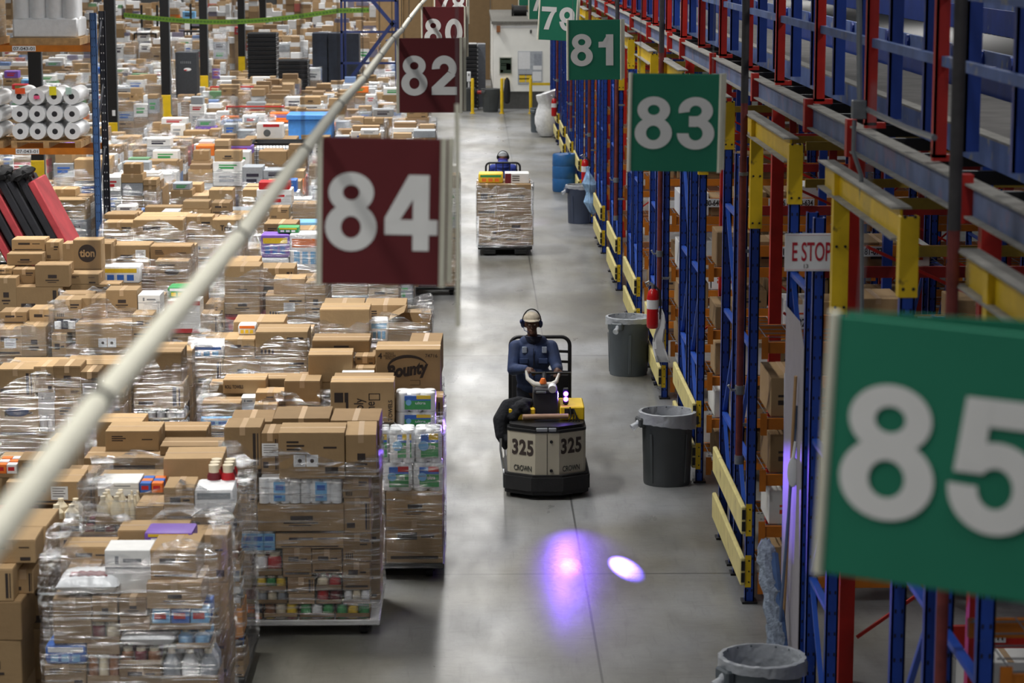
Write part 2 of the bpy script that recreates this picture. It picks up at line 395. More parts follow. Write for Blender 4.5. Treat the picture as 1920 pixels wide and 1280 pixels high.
for k in range(-2, 12):
    Y0 = R0 + PITCH_R * k
    aisle = 84 - 2 * 0
    rowname = {-2: 'row two in front of the tall grey board', -1: 'row behind the grey board', 0: 'row beside the nearest yellow guard rails'}.get(k, '%s rack row beyond the nearest guard rails' % ordw(k - 1))
    root = thing('pallet_rack', 'blue rack with orange shelf beams, ' + rowname, 'rack', (0, 0, 0), group='racks along the aisle')
    nb = 3 if k < 6 else 1
    for i in range(nb + 1):
        x = RX - .04 + i * 2.75
        frame_parts(root, x, Y0, Y0 + 1.07, 3.5 if i == 0 else 3.2, 4.0 if i == 0 else 3.2)
        frame_parts(root, x, Y0 + 1.35, Y0 + 2.45, 4.0 if i == 0 else 3.2, 4.0 if i == 0 else 3.2)
    # yellow extensions that carry the bridge beams
    for yy, z0 in ((Y0, 3.5), (Y0 + 2.375, 4.0)):
        b = MB(); b.box(-.055, -.012, z0 - .05, .055, .0, 4.42); b.box(-.055, 0, z0 - .05, -.043, .09, 4.42); b.box(.043, 0, z0 - .05, .055, .09, 4.42)
        for s in (-1, 1):
            for zz in (z0, z0 + .42): b.cyl((s * .03, -.012, zz), (s * .03, -.02, zz), .01, n=6, mi=1)
        o = b.build('yellow_extension', [YEL, BLACKM], root); o.location = (RX - .04, yy, 0)
    for i in range(nb):
        xa, xb = RX + .08 + i * 2.75, RX - .04 + (i + 1) * 2.75 - .045
        for li, z in enumerate(LEVELS):
            if (k > 3 and li < 1) or (k < 0 and li < 4): continue
            mt = REDP if False else ORNG
            for yy in (Y0 - .005, Y0 + .98):
                b = MB(); b.box(xa, yy, z - .1, xb, yy + .045, z)
                if yy < Y0 + .5:
                    for xx in (xa - .05, xb - .01): b.box(xx, yy - .02, z - .15, xx + .06, yy - .002, z + .05)
                b.build('shelf_beam', mt, root)
            b = MB()
            for q in range(12): b.box(xa + .02 + q * (xb - xa - .04) / 11, Y0 + .04, z, xa + .026 + q * (xb - xa - .04) / 11, Y0 + 1.0, z + .006)
            for q in range(5): b.box(xa, Y0 + .06 + q * .22, z - .004, xb, Y0 + .066 + q * .22, z + .004)
            b.build('wire_deck', GREYM, root)
    rows.append((k, Y0, root))
    # red rear posts of the pick tunnel behind
    for i, x in enumerate((3.02, 5.8, 8.5)):
        if i and k > 5: continue
        b = MB(); b.box(x - .06, Y0 + 2.52, 0, x + .06, Y0 + 2.535, 4.4); b.box(x - .06, Y0 + 2.535, 0, x - .045, Y0 + 2.62, 4.4); b.box(x + .045, Y0 + 2.535, 0, x + .06, Y0 + 2.62, 4.4)
        o = b.build('red_upright', REDP if i == 0 else REDD, root)
    # red and orange label beams, diagonal red bracing, yellow high beams
    for zz, m_, hh in ((2.66, REDP if k < 0 else ORNG, .12), (3.1, REDD, .1)):
        b = MB(); b.box(3.08, Y0 + .02, zz - hh, RX + 2.75 * nb, Y0 + .07, zz); b.build('label_beam', m_, root)
    for zz in (3.75, 4.1):
        b = MB(); b.box(3.1, Y0 + 1.1, zz - .05, RX + 2.75 * nb + 1, Y0 + 1.15, zz + .03); b.build('high_beam', mat('dull_yellow_beam', (150, 126, 40), .6), root)
    if k < 6:
        b = MB(); b.bar((3.1, Y0 + 2.5, .4), (5.7, Y0 + 2.5, 2.3), .025, .025); b.bar((5.7, Y0 + 2.5, .4), (3.1, Y0 + 2.5, 2.3), .025, .025)
        b.bar((5.9, Y0 + 2.5, 1.2), (8.4, Y0 + 2.5, 3.4), .025, .025); b.bar((3.1, Y0 + 2.5, 3.6), (5.7, Y0 + 2.5, 2.4), .025, .025)
        b.build('cross_brace', REDP, root)
    # location numbers on the label beam
    if -2 <= k <= 4:
        an = 84 - k - 2 + 0
        nums = {-1: ['84-041', '84-077'], 0: ['82-642', '82-640', '82-638'], 1: ['81-071', '81-073', '81-075', '81-077', '81-097', '81-099'],
                2: ['80-640', '80-638', '80-636', '80-634'], 3: ['79-063', '79-065', '79-067'], 4: ['78-641', '78-643'], -2: ['85-071', '85-073']}[k]
        xs = {-1: [3.62, 4.3], 0: [3.0, 3.55, 4.1], 1: [2.9, 3.45, 3.92, 4.4, 5.0, 5.33], 2: [3.12, 3.5, 3.96, 4.32], 3: [3.2, 3.75, 4.3], 4: [3.3, 4.0], -2: [3.6, 4.4]}[k]
        for s, x in zip(nums, xs):
            zz = {-1: 1.16}.get(k, 2.6)
            lb = MB().box(x - .12, Y0 - .012, zz - .055, x + .12, Y0 + .0, zz + .055).build('location_label', WHITEP, root)
            if k == -1: pass
            t = text('location_number', s, (x, Y0 - .014, zz), .075, INK, lb, off=.02, width=.2)
    if k == -1:
        MB().box(3.2, Y0, 1.06, 8, Y0 + .05, 1.22).build('label_beam', REDP, root)

# yellow bridge beams over the pick aisles with dusty flanges
for k in range(-3, 11):
    ya = R0 + PITCH_R * k + 2.6
    nm = {-3: 'nearest the camera', -2: 'beside the E STOP sign', -1: 'between signs 83 and 85'}.get(k, '%s beyond the E STOP sign' % ordw(k + 1))
    t = thing('bridge_beam', 'short yellow steel beam bridging a pick aisle, ' + nm, 'beam', (2.5, ya, 4.27), group='yellow bridge beams')
    b = MB(); b.box(-.008, 0, .0, .008, 3.02, .17); b.build('web', YEL, t)
    b = MB(); b.box(-.06, -.02, -.012, .06, 3.04, .0); b.box(-.06, -.02, .17, .06, 3.04, .182); b.build('flange', DUST, t)

# pale yellow end-of-aisle guard rails
for k in range(0, 12):
    Y0 = R0 + PITCH_R * k
    for j, z in enumerate((.30, .78)):
        nm = '%s pair from the camera' % ordw(k)
        t = thing('guard_rail', '%s yellow steel guard rail across the rack end, %s' % (('lower', 'upper')[j], nm), 'guard rail', (RX - .085, Y0, 0), group='yellow guard rails at rack ends')
        b = MB(); b.cbox(-.045, -.02, z - .13, .0, 2.62, z + .13, .01); b.build('rail', YELP, t)
        b = MB(); b.box(-.038, -.024, z - .1, -.004, -.019, z - .01); b.box(-.038, -.024, z + .01, -.004, -.019, z + .1); b.build('rail_opening', BLACKM, t)
        for yy in (-.005, 2.4):
            b = MB(); b.box(0, yy, z - .15, .055, yy + .012, z + .15)
            for q in (-.1, 0, .1): b.cyl((.035, yy, z + q), (.035, yy - .008, z + q), .008, n=6, mi=1)
            b.build('bracket', [YEL, BLACKM], t)

# shelf stock: cartons, trays and wrapped goods on the shelves
def stock_color(): return rng_r.choice([KRAFT, KRAFT, KRAFT_D, WHITEB, WPLAST])
SHELFN = ['bottom shelf', 'second shelf', 'third shelf', 'fourth shelf', 'fifth shelf', 'top shelf']
PRINTR = mat('orange_red_print', (206, 84, 40), .6)
for k, Y0, root in rows:
    if k > 3 or k < -1: continue
    rn = {-1: 'rack behind the grey board', 0: 'rack beside the nearest guard rails'}.get(k, '%s rack beyond nearest guard rails' % ordw(k - 1))
    for li, z in enumerate(LEVELS):
        if k == -1 and li < 4: continue
        x = RX + .13; c = 0
        lim = {0: 5.3, 1: 4.9, 2: 5.3, 3: 4.6, -1: 7.9}[k]
        gap = (LEVELS[li + 1] - z - .16) if li < 4 else .38
        while x < lim:
            wd = rng_r.uniform(.3, .5); h = min(gap, rng_r.uniform(.2, .42)); d = rng_r.uniform(.5, .85)
            if RX + 2.65 < x + wd and x < RX + 2.9: x = RX + 2.9; continue
            if rng_r.random() < .16: x += wd; continue
            m_ = stock_color(); y0 = Y0 + .06
            t = thing('shelf_carton', '%s on %s, %s along, %s' % ({'cardboard': 'brown carton', 'cardboard_brown': 'dark brown carton', 'white_board_box': 'white carton', 'white_film': 'white wrapped case'}[m_.name], SHELFN[li], ordw(c), rn), 'box', (x + wd / 2, y0, z + .006), group='goods on the rack shelves')
            MB().cbox(-wd / 2, 0, 0, wd / 2, d, h, .006).build('carton_body', m_, t)
            b = MB(); b.box(-.025, -.0012, h - .05, .025, 0, h + .0); b.box(-.025, 0, h, .025, d, h + .0012); b.build('tape', TAPE, t)
            if rng_r.random() < .6:
                b = MB(); zz = h * .3; b.box(-wd * .3, -.0015, zz, wd * .28, 0, zz + h * .12); b.box(-wd * .3, -.0015, zz + h * .2, wd * .1, 0, zz + h * .26)
                b.build('print', PRINTR if m_ in (WHITEB, WPLAST) else INK, t)
            x += wd + rng_r.uniform(.01, .05); c += 1

for (x, y, w_, d, h, m_, lab) in ((3.75, 17.3, 1.1, 1.0, .14, WOODP, 'wooden pallet on the floor under the 84 label beam'),):
    t = thing('wooden_pallet', lab, 'pallet', (x, y, 0))
    for k in range(6): MB().box(0, k * .18, .11, w_, k * .18 + .1, .13).build('deck_board', m_, t)
    for xx in (0, .5, 1.0): MB().box(xx, 0, 0, xx + .1, 1.0, .11).build('stringer', m_, t)
for q, (x, w_, h, m_, lab) in enumerate(((3.78, .5, .5, WHITEB, 'white lilac-tinted carton on the pallet below the 84 label'), (4.3, .5, .42, KRAFT, 'brown carton on the pallet below the 84 label'))):
    t = thing('shelf_carton', lab, 'box', (x + w_ / 2, 17.35, .132)); MB().cbox(-w_ / 2, 0, 0, w_ / 2, .8, h, .006).build('carton_body', m_, t); MB().box(-.025, 0, h, .025, .8, h + .001).build('tape', TAPE, t)

# long grey-blue mezzanine beams with clips, conveyors and posts above the racks
def ibeam(name, label, x, z0, z1, ya, yb, fl, mw, mf, cat='beam'):
    t = thing(name, label, cat, (x, ya, z0))
    MB().box(-.008, 0, .012, .008, yb - ya, z1 - z0 - .012).build('web', mw, t)
    MB().box(-fl, 0, 0, fl, yb - ya, .012).box(-fl, 0, z1 - z0 - .012, fl, yb - ya, z1 - z0).build('flange', mf, t)
    return t
mz = ibeam('mezzanine_beam', 'long dusty grey-blue steel beam running above the yellow bridge beams', 2.72, 4.5, 4.69, 4, 84, .055, BLUEG, DUST)
z = 0
cb = MB()
yy = 8.0; j = 0
for yy in (8.9, 12.96, 17.0, 19.2, 22.9, 27, 31, 33, 37, 41, 45, 49, 53, 57, 61, 65, 69, 73, 77):
    b = MB(); b.box(-.075, 0, -.03, -.006, .1, .235); b.build('red_clip', REDP, mz).location = (0, yy - 4, 0)
# deck channels and posts
t = thing('conveyor_deck', 'long blue raised conveyor deck with dusty grey belt over the racks', 'conveyor', (0, 4, 0))
MB().box(3.28, 0, 4.56, 3.32, 80, 4.74).build('side_channel', BLUEL, t)
MB().box(3.28, 0, 4.74, 3.38, 80, 4.755).build('channel_flange', DUST, t)
MB().box(3.4, 0, 4.68, 4.25, 80, 4.72).build('belt', mat('dusty_belt', (108, 106, 104), .9, var=.2, scale=4), t)
MB().box(4.3, 0, 4.6, 4.34, 80, 4.86).build('side_channel', BLUE, t)
CMM = MB().box(2.79, 0, 4.47, 4.3, .06, 4.56).mesh('cross_member', BLACKM)
for yy in np.arange(1, 76, 1.25): put('cross_member', CMM, t, (0, yy, 0))
t2 = thing('roller_conveyor', 'dark roller conveyor behind the dusty belt, top right', 'conveyor', (0, 4, 0))
MB().box(4.62, 0, 4.85, 4.66, 60, 5.0).build('side_channel', BLUEL, t2)
MB().box(5.6, 0, 4.95, 5.64, 60, 5.25).build('side_channel', BLUE, t2)
b = MB()
for yy in np.arange(6, 40, .22): b.cyl((4.67, yy, 4.95), (5.6, yy, 4.95), .035, n=8)
b.build('rollers', BLACKM, t2)['kind'] = 'stuff'
b = MB()
for yy in np.arange(6, 60, 1.25): b.box(4.64, yy, 4.4, 4.72, yy + .08, 4.86); b.cyl((4.63, yy + .6, 4.93), (4.59, yy + .6, 4.93), .07, n=12); b.box(4.6, yy + .53, 4.78, 4.62, yy + .67, 4.93)
b.build('support_bracket', BLUE, t2)
t3 = thing('roller_conveyor', 'second dark roller lane beyond the first, top right corner', 'conveyor', (0, 4, 0))
b = MB().box(5.9, 0, 5.1, 5.94, 50, 5.28); b.build('side_channel', BLUEL, t3)
b = MB().box(5.94, 0, 5.1, 7.4, 50, 5.16); b.build('belt', BLACKR, t3)
# guard railing: two rails on the aisle side with blue and red posts
g = thing('guard_railing', 'blue steel railing with blue and red posts along the conveyor edge', 'railing', (2.78, 4, 0))
MB().box(-.03, 0, 5.26, .01, 78, 5.32).build('mid_rail', BLUEL, g)
MB().box(-.03, 0, 5.66, .01, 78, 5.72).build('top_rail', BLUEL, g)
for i, yy in enumerate(np.arange(8.6, 78, 1.26)):
    m_ = BLUE if i % 2 else BLUE
    b = MB(); b.box(-.05, 0, 4.8, -.035, .07, 6.3); b.box(-.05, 0, 4.8, .04, .012, 6.3)
    o = b.build('post', BLUE, g); o.location = (.06, yy - 4, 0)
for i, yy in enumerate(np.arange(9.15, 78, 2.5)):
    b = MB(); b.box(-.045, 0, 4.72, -.03, .08, 6.3); b.box(-.045, 0, 4.72, .035, .012, 6.3); b.box(-.045, 0, 4.7, .1, .06, 4.74)
    o = b.build('red_post', REDP, g); o.location = (-.02, yy - 4, 0)
# light box columns further right
g2 = thing('support_frame', 'tall blue and red steel frame posts carrying the upper conveyors', 'frame', (0, 0, 0))
for yy in np.arange(11, 60, 4.95):
    for x, m_ in ((4.45, BLUE), (5.75, REDD)):
        MB().box(x, yy, 0, x + .1, yy + .1, 4.9).build('post', m_, g2)

# sprinkler drop pipes
for i, yy in enumerate((12.0, 21.5, 31.1, 40.8, 50.4, 60.0, 70.0)):
    t = thing('drop_pipe', 'vertical dark grey pipe turning rusty red below, %s along the racks' % ordw(i), 'pipe', (2.42, yy, 0), group='vertical pipes along the racks')
    MB().cyl((0, 0, 4.55), (0, 0, 8.6), .034, n=16).build('upper_pipe', PIPED, t, True)
    MB().cyl((0, 0, 1.3), (0, 0, 4.56), .032, n=16).build('lower_pipe', PIPER, t, True)
    MB().cyl((0, 0, 1.9), (0, 0, 1.98), .045, n=16).cyl((0, 0, 1.25), (0, 0, 1.33), .04, n=16).cyl((0, 0, 3.9), (0, 0, 3.93), .042, n=16).build('coupling', GREYM, t, True)
    MB().tube([(0, 0, 1.94), (-.08, -.02, 1.94), (-.11, -.03, 1.99)], .012).build('valve_handle', STEEL, t)
    MB().box(.0, -.01, 3.2, .14, .01, 3.23).box(0, -.01, 1.6, .14, .01, 1.63).build('pipe_bracket', GREYM, t)
# electrical conduit near the corner
t = thing('conduit', 'grey electrical conduit dropping from a junction box beside the E STOP sign', 'pipe', (0, 0, 0))
MB().tube([at(1610, -60, 15.4), at(1611, 60, 15.4), at(1612, 195, 15.4)], .018).build('riser', STEEL, t, True)
p = at(1610, 205, 15.4); MB().cbox(p.x - .045, p.y - .04, p.z - .06, p.x + .045, p.y + .03, p.z + .06, .006).build('junction_box', GREYM, t)
MB().tube([at(1625, 205, 15.4), at(1700, 240, 14), at(1752, 258, 13.1)], .018).build('branch', STEEL, t, True)
MB().tube([at(1602, 225, 15.4), at(1600, 285, 15.4), at(1615, 330, 15.4), at(1616, 480, 15.5), at(1616, 640, 15.6)], .014).build('lower_run', GREYM, t, True)

# ------------------------------------------------------------------ heavy grotesque sign numerals
def digit_polys(d):
    P = []; G = [0]
    def arc(cx, cy, ro, ri, a0, a1, n=28):
        G[0] += 1
        for i in range(n):
            t0 = R(a0 + (a1 - a0) * i / n); t1 = R(a0 + (a1 - a0) * (i + 1) / n)
            P.append([(cx + ro[0] * math.cos(t0), cy + ro[1] * math.sin(t0)), (cx + ro[0] * math.cos(t1), cy + ro[1] * math.sin(t1)),
                      (cx + ri[0] * math.cos(t1), cy + ri[1] * math.sin(t1)), (cx + ri[0] * math.cos(t0), cy + ri[1] * math.sin(t0))])
    if d == '8': arc(.5, .755, (.42, .265), (.155, .1), 0, 360); arc(.5, .3, (.48, .32), (.185, .145), 0, 360)
    elif d == '0': arc(.5, .5, (.47, .52), (.18, .31), 0, 360)
    elif d == '3':
        arc(.47, .745, (.44, .275), (.155, .105), 190, -88); arc(.48, .3, (.48, .32), (.18, .14), 88, -180)
        P.append([(.3, .43), (.5, .43), (.5, .64), (.3, .64)])
    elif d == '5':
        P.append([(.14, .79), (.92, .79), (.92, 1.0), (.18, 1.0)]); P.append([(.06, .43), (.345, .43), (.4, 1.0), (.14, 1.0)])
        arc(.48, .33, (.47, .35), (.175, .155), 142, -182)
    elif d == '2':
        arc(.49, .69, (.45, .33), (.165, .12), 185, -35); P.append([(.03, .2), (.03, 0), (.5, .1), (.6, .2)])
        P.append([(.03, .2), (.45, .2), (.9, .5), (.62, .6)]); P.append([(.03, 0), (.95, 0), (.95, .21), (.03, .21)])
    elif d == '9': arc(.5, .67, (.47, .35), (.175, .15), 0, 360); arc(.5, .5, (.47, .52), (.19, .32), 20, -165)
    elif d == '7':
        P.append([(.04, .79), (.95, .79), (.95, 1), (.04, 1)]); pr = None
        for i in range(13):
            u = i / 12; q = ((.66 - .44 * u ** .7, .8 - .8 * u), (.95 - .42 * u ** .62, .82 - .82 * u))
            if pr: P.append([pr[0], q[0], q[1], pr[1]])
            pr = q
    elif d == '1': P.append([(.44, 0), (.76, 0), (.76, 1), (.44, 1)]); P.append([(.12, .58), (.46, .58), (.46, .78), (.12, .76)]); P.append([(.3, .76), (.46, .7), (.56, 1), (.5, 1)])
    elif d == '4':
        P.append([(.54, 0), (.84, 0), (.84, 1), (.54, 1)]); P.append([(.02, .21), (1.0, .21), (1.0, .41), (.02, .41)])
        P.append([(.02, .38), (.02, .43), (.46, 1), (.58, 1)]); P.append([(.02, .38), (.28, .38), (.58, .72), (.58, 1)])
    return P
def numerals(parent, s, cx, cz, w_, h, y, name='number'):
    for i, ch in enumerate(s):
        b = MB(); cw = w_ / 2 * .95; x0 = cx - w_ / 2 + i * (w_ - cw)
        polys = digit_polys(ch); gi = 0; prev_arc = None
        for qi, q in enumerate(polys):
            n = len(q); d01 = math.dist(q[0], q[1]); chained = qi > 0 and math.dist(q[0], polys[qi - 1][1]) < 1e-6
            if not chained: gi += 1
            yy = y - .0005 * gi
            vs = [(x0 + p[0] * cw, yy, cz - h / 2 + p[1] * h) for p in q]
            ar = sum(q[i][0] * q[(i + 1) % n][1] - q[(i + 1) % n][0] * q[i][1] for i in range(n))
            b.add(vs, [tuple(range(n)) if ar > 0 else tuple(range(n))[::-1]])
        b.build('digit', DIGIT, parent)

# ------------------------------------------------------------------ hanging aisle signs
def sign(num, cloth, pos, w_, h, yaw, roll, dl, backdrop=True, dig_w=.89, dig_h=.52, dz=.0, swing=.06):
    """pos: top-left corner of the front panel"""
    col = 'green' if cloth is GREENS else 'maroon'
    t = thing('hanging_sign', '%s aisle sign with the large white number %s%s' % (col, num, dl), 'sign', pos, group='%s aisle signs' % col)
    t.rotation_euler = (0, R(roll), R(yaw))
    MB().cbox(.012, -.004, -h, w_ - .012, .004, 0, .002).build('panel', cloth, t)
    for px_ in (.006, w_ - .006): MB().cyl((px_, 0, -h - .004), (px_, 0, .006), .0125, n=12).build('edge_pole', POLEW, t, True)
    numerals(t, num, w_ / 2, -h * .5 + dz, w_ * dig_w, h * dig_h, -.0075)
    if backdrop:
        b = MB(); M = Matrix.Translation((0, .05, 0)) @ Matrix.Rotation(swing, 4, 'Z')
        b.box(.02, 0, -h + .01, w_ + .02, .006, 0, 0, M); b.build('rear_panel', cloth, t)
        b = MB(); b.box(w_ + .012, -.004, -h + .006, w_ + .035, .012, .004, 0, M); b.build('rear_pole', POLEW, t)
    MB().cyl((.06, 0, 0), (.06, 0, .5 if cloth is GREENS else .02), .002, n=6).cyl((w_ - .06, 0, 0), (w_ - .06, 0, .5 if cloth is GREENS else .02), .002, n=6).build('hanger_wire', GREYM, t)
    return t
def s_at(num, cloth, x0, y0, x1, y1, Y, yaw=0, roll=0, dl='', **kw):
    a, b_ = at(x0, y0, Y), at(x1, y1, Y)
    return sign(num, cloth, a, (b_.x - a.x) / math.cos(R(yaw)), a.z - b_.z, yaw, roll, dl or (', %s hanging row from the camera' % ordw(max(0, int(Y / 4.8) - 1))), **kw)
s_at('84', REDS, 597, 258, 836, 531, 9.4, 0, 1.2, ', hanging nearest on the left', dig_w=.9, swing=-.0)
s_at('82', REDS, 744, 72, 866, 211, 18.8, 0, 0)
s_at('80', REDS, 790, 13, 873, 108, 27.9, 0, 0)
s_at('78', REDS, 814, -26, 876, 46, 36.8, 0, 0)
a = at(1560, 588, 5.1)
sign('85', GREENS, a, .53, .575, -24, 2.5, ', largest and closest at right edge', dig_w=.86, dig_h=.5, swing=.3)
s_at('83', GREENS, 1181, 138, 1352, 320, 14.7, 0, .8)
s_at('81', GREENS, 1063, 38, 1165, 150, 24.3, 0, -.5)
s_at('79', GREENS, 1012, -8, 1084, 74, 33.6, 0, 3)
s_at('77', GREENS, 991, -29, 1048, 36, 43, 0, 0)
s_at('75', GREENS, 972, -40, 1018, 10, 52, 0, 0)
# the cream pipe the maroon signs hang from
PX = -.612; PZ = 5.245
t = thing('sign_pipe', 'long cream pipe with dark tape joints running above the pallet loads', 'pipe', (PX, 0, PZ))
pts = []
joints = [2.0, 3.84, 6.19, 8.6, 10.9, 13.3, 15.7, 18.1, 20.5, 22.9, 27.7, 32.5, 37.3, 42]
for i, yy in enumerate(joints): pts.append((.0, yy, .012 * math.sin(i * 2.1)))
MB().tube(pts, .0225, n=16).build('pipe', CREAM, t, True)
for i, yy in enumerate(joints[1:-1]):
    zz = .012 * math.sin((i + 1) * 2.1)
    MB().cyl((0, yy - .02, zz), (0, yy + .02, zz), .0245, n=16).build('tape_joint', BLACKR, t, True)
    MB().cyl((0, yy, zz), (0, yy, 4.2), .003, n=6).build('hanger_rod', PIPED, t)
t = thing('hanging_rod', 'slim pale rod hanging straight down just right of maroon sign 84', 'rod', at(857, 195, 9.2))
MB().cyl((0, 0, 0), (0, 0, -.86), .009, .009, n=10).build('rod_shaft', POLEW, t, True)
MB().cyl((0, 0, 0), (0, 0, 1.5), .002, n=6).build('hanger_wire', GREYM, t)

# E STOP sign
a, b_ = at(1471, 437, 17.3), at(1572, 508, 17.3)
t = thing('safety_sign', 'white E STOP sign with red lettering fixed to the blue rack posts', 'sign', ((a.x + b_.x) / 2, 16.2, (a.z + b_.z) / 2))
t.location = (at(1522, 473, 17.28).x, 17.28, at(1522, 473, 17.28).z)
MB().cbox(-.197, 0, -.138, .197, .006, .138, .003).build('sign_plate', WHITEP, t)
RL = mat('sign_red', (170, 22, 44), .5)
text('lettering', 'E STOP', (.0, -.002, .005), .14, RL, t, off=.012, width=.285)
text('small_number', '13', (-.04, -.002, -.1), .03, INK, t, off=.0)
MB().box(-.187, -.001, -.128, .187, 0, -.125).box(-.187, -.001, .125, .187, 0, .128).build('border_line', mat('sign_pink', (206, 150, 160), .5), t)

# ------------------------------------------------------------------ bins
def bin_(px, py, Y, label, m_, liner=None, name='trash_bin', hgt=.8, rt=.3, rb=.262, drape=0, group=None):
    p = at(px, py, Y); t = thing(name, label, 'trash bin', (p.x, Y, 0), rng_r.uniform(0, 1), group=group)
    b = MB(); prof = [(rb * .98, 0), (rb, .02), (rt * .93, hgt * .78), (rt * .97, hgt * .8), (rt * .99, hgt * .985), (rt * 1.03, hgt), (rt * .97, hgt), (rt * .95, hgt * .95), (rt * .9, hgt * .75), (rb * .92, .04), (0.0001, .04)]
    b.lathe(prof, n=40); b.build('bin_body', m_, t, True)
    MB().tube([(rt * 1.0 * math.cos(q), rt * 1.0 * math.sin(q), hgt) for q in np.linspace(0, 2 * PI, 41)], .014, n=8).build('rim', m_, t, True)
    for s in (0, PI):
        M = Matrix.Rotation(s, 4, 'Z'); b = MB()
        b.cbox(rt * .93, -.09, hgt * .82, rt + .05, .09, hgt * .95, .015, 0, M); b.build('handle', m_, t)
    b = MB()
    for q in range(4): 
        M = Matrix.Rotation(q * PI / 2 + .6, 4, 'Z'); b.add([(rb * 1.0, -.02, .04), (rb * 1.0, .02, .04), (rt * .95, .02, hgt * .74), (rt * .95, -.02, hgt * .74), (rb + .008, -.015, .04), (rb + .008, .015, .04), (rt * .95 + .008, .015, hgt * .74), (rt * .95 + .008, -.015, hgt * .74)], [(4, 5, 6, 7), (0, 4, 7, 3), (1, 2, 6, 5), (3, 7, 6, 2), (0, 1, 5, 4)], 0, M)
    b.build('ribs', m_, t)
    if liner:
        b = MB(); n = 48; vs = []; fs = []; rr = random.Random(int(px))
        levels = [(1.075, -.10 - drape), (1.075, -.05), (1.07, .015), (.96, .02), (.9, -.06), (.86, -.25), (.7, -.45)]
        for j, (s, dz) in enumerate(levels):
            for q in range(n):
                a_ = 2 * PI * q / n; wob = 1 + .02 * math.sin(q * 2.3 + j) + rr.uniform(-.005, .005)
                zz = hgt + dz + (rr.uniform(-.006, .006) if j == 0 else 0) + (-.05 * math.sin(a_ + 1) if j == 0 else 0)
                vs.append((rt * s * wob * math.cos(a_), rt * s * wob * math.sin(a_), zz))
        for j in range(len(levels) - 1):
            for q in range(n): fs.append((j * n + q, j * n + (q + 1) % n, (j + 1) * n + (q + 1) % n, (j + 1) * n + q))
        b.add(vs, fs); l = b.build('bin_liner', LINER, t, True)
        bb = MB(); bb.ell((-rt * 1.1, -.02, hgt - .1), (.05, .03, .04)); bb.cyl((-rt * 1.1, -.02, hgt - .1), (-rt * 1.1 - .09, -.03, hgt - .15), .025, .04, n=10); bb.build('liner_knot', LINER, l, True)
    return t
def liner_mat():
    m = bpy.data.materials.new('thin_white_liner'); nt, N, L = nodes_of(m)
    for n in list(N): N.remove(n)
    out = N.new('ShaderNodeOutputMaterial'); tr = N.new('ShaderNodeBsdfTransparent'); p = N.new('ShaderNodeBsdfPrincipled')
    p.inputs['Base Color'].default_value = (.72, .76, .82, 1); p.inputs['Roughness'].default_value = .35
    no = N.new('ShaderNodeTexNoise'); no.inputs['Scale'].default_value = 9; tc = N.new('ShaderNodeTexCoord'); L.new(tc.outputs['Object'], no.inputs[0])
    bp = N.new('ShaderNodeBump'); bp.inputs['Distance'].default_value = .04; L.new(no.outputs['Fac'], bp.inputs['Height']); L.new(bp.outputs[0], p.inputs['Normal'])
    mx = N.new('ShaderNodeMixShader'); mx.inputs[0].default_value = .5; L.new(tr.outputs[0], mx.inputs[1]); L.new(p.outputs[0], mx.inputs[2]); L.new(mx.outputs[0], out.inputs[0])
    return m
LINER = liner_mat()
bin_(1428, 1290, 16.95, 'grey round trash bin with thin liner at the bottom edge of the view', CANG, True)
bin_(1250, 900, 26.2, 'dark grey round trash bin with white liner beside the forklift', CANG3, True, drape=.05)
bin_(1178, 700, 33.0, 'blue-grey trash bin with white liner below the fire extinguisher', CANG, True)
bin_(1088, 415, 51.1, 'blue-grey trash bin just in front of the blue drum', CANG2, True)
bin_(920, 210, 84.5, 'dark trash bin between the two left yellow bollards', CANG3, None, rt=.33)
bin_(875, 210, 85, 'dark trash bin left of the leftmost yellow bollard', CANG3, None)
bin_(1006, 240, 75.5, 'slim grey bin beside the huge white plastic bag', CANG, None, rt=.2, rb=.17, hgt=.75)
# blue drum
p = at(1058, 355, 57.6)
t = thing('plastic_drum', 'tall blue plastic drum standing by the rack ends', 'drum', (p.x, p.y, 0))
DR = mat('drum_blue', (34, 92, 150), .4, var=.08)
MB().lathe([(.27, 0), (.285, .03), (.29, .3), (.282, .32), (.29, .34), (.29, .6), (.282, .62), (.29, .64), (.285, .88), (.26, .91), (.25, .90), (.0001, .89)], n=32).build('drum_body', DR, t, True)
MB().cyl((.12, 0, .89), (.12, 0, .92), .03, n=12).build('bung', DR, t)
# giant translucent white bag
p = F(1026, 258); t = thing('plastic_bag', 'huge white plastic bag bulging at the end of the aisle', 'bag', (p.x - .0, p.y + .35, 0))
b = MB(); b.lathe([(.08, 0), (.22, .03), (.31, .2), (.35, .42), (.34, .62), (.29, .82), (.24, .98), (.25, 1.1), (.31, 1.24), (.33, 1.36), (.28, 1.37), (.2, 1.1), (.001, 1.0)], n=36)
rr = random.Random(3); b.v = [(x * (1 + .1 * math.sin(math.atan2(y, x) * 7 + z * 6)) + rr.uniform(-.012, .012), y * (1 + .1 * math.sin(math.atan2(y, x) * 5 + z * 8)), z + (.1 * x / .3 if z > 1.05 else 0)) for x, y, z in b.v]
b.build('bag_body', mat('white_poly_bag', (226, 228, 230), .3, var=.1, bump=.6, bscale=9), t, True)

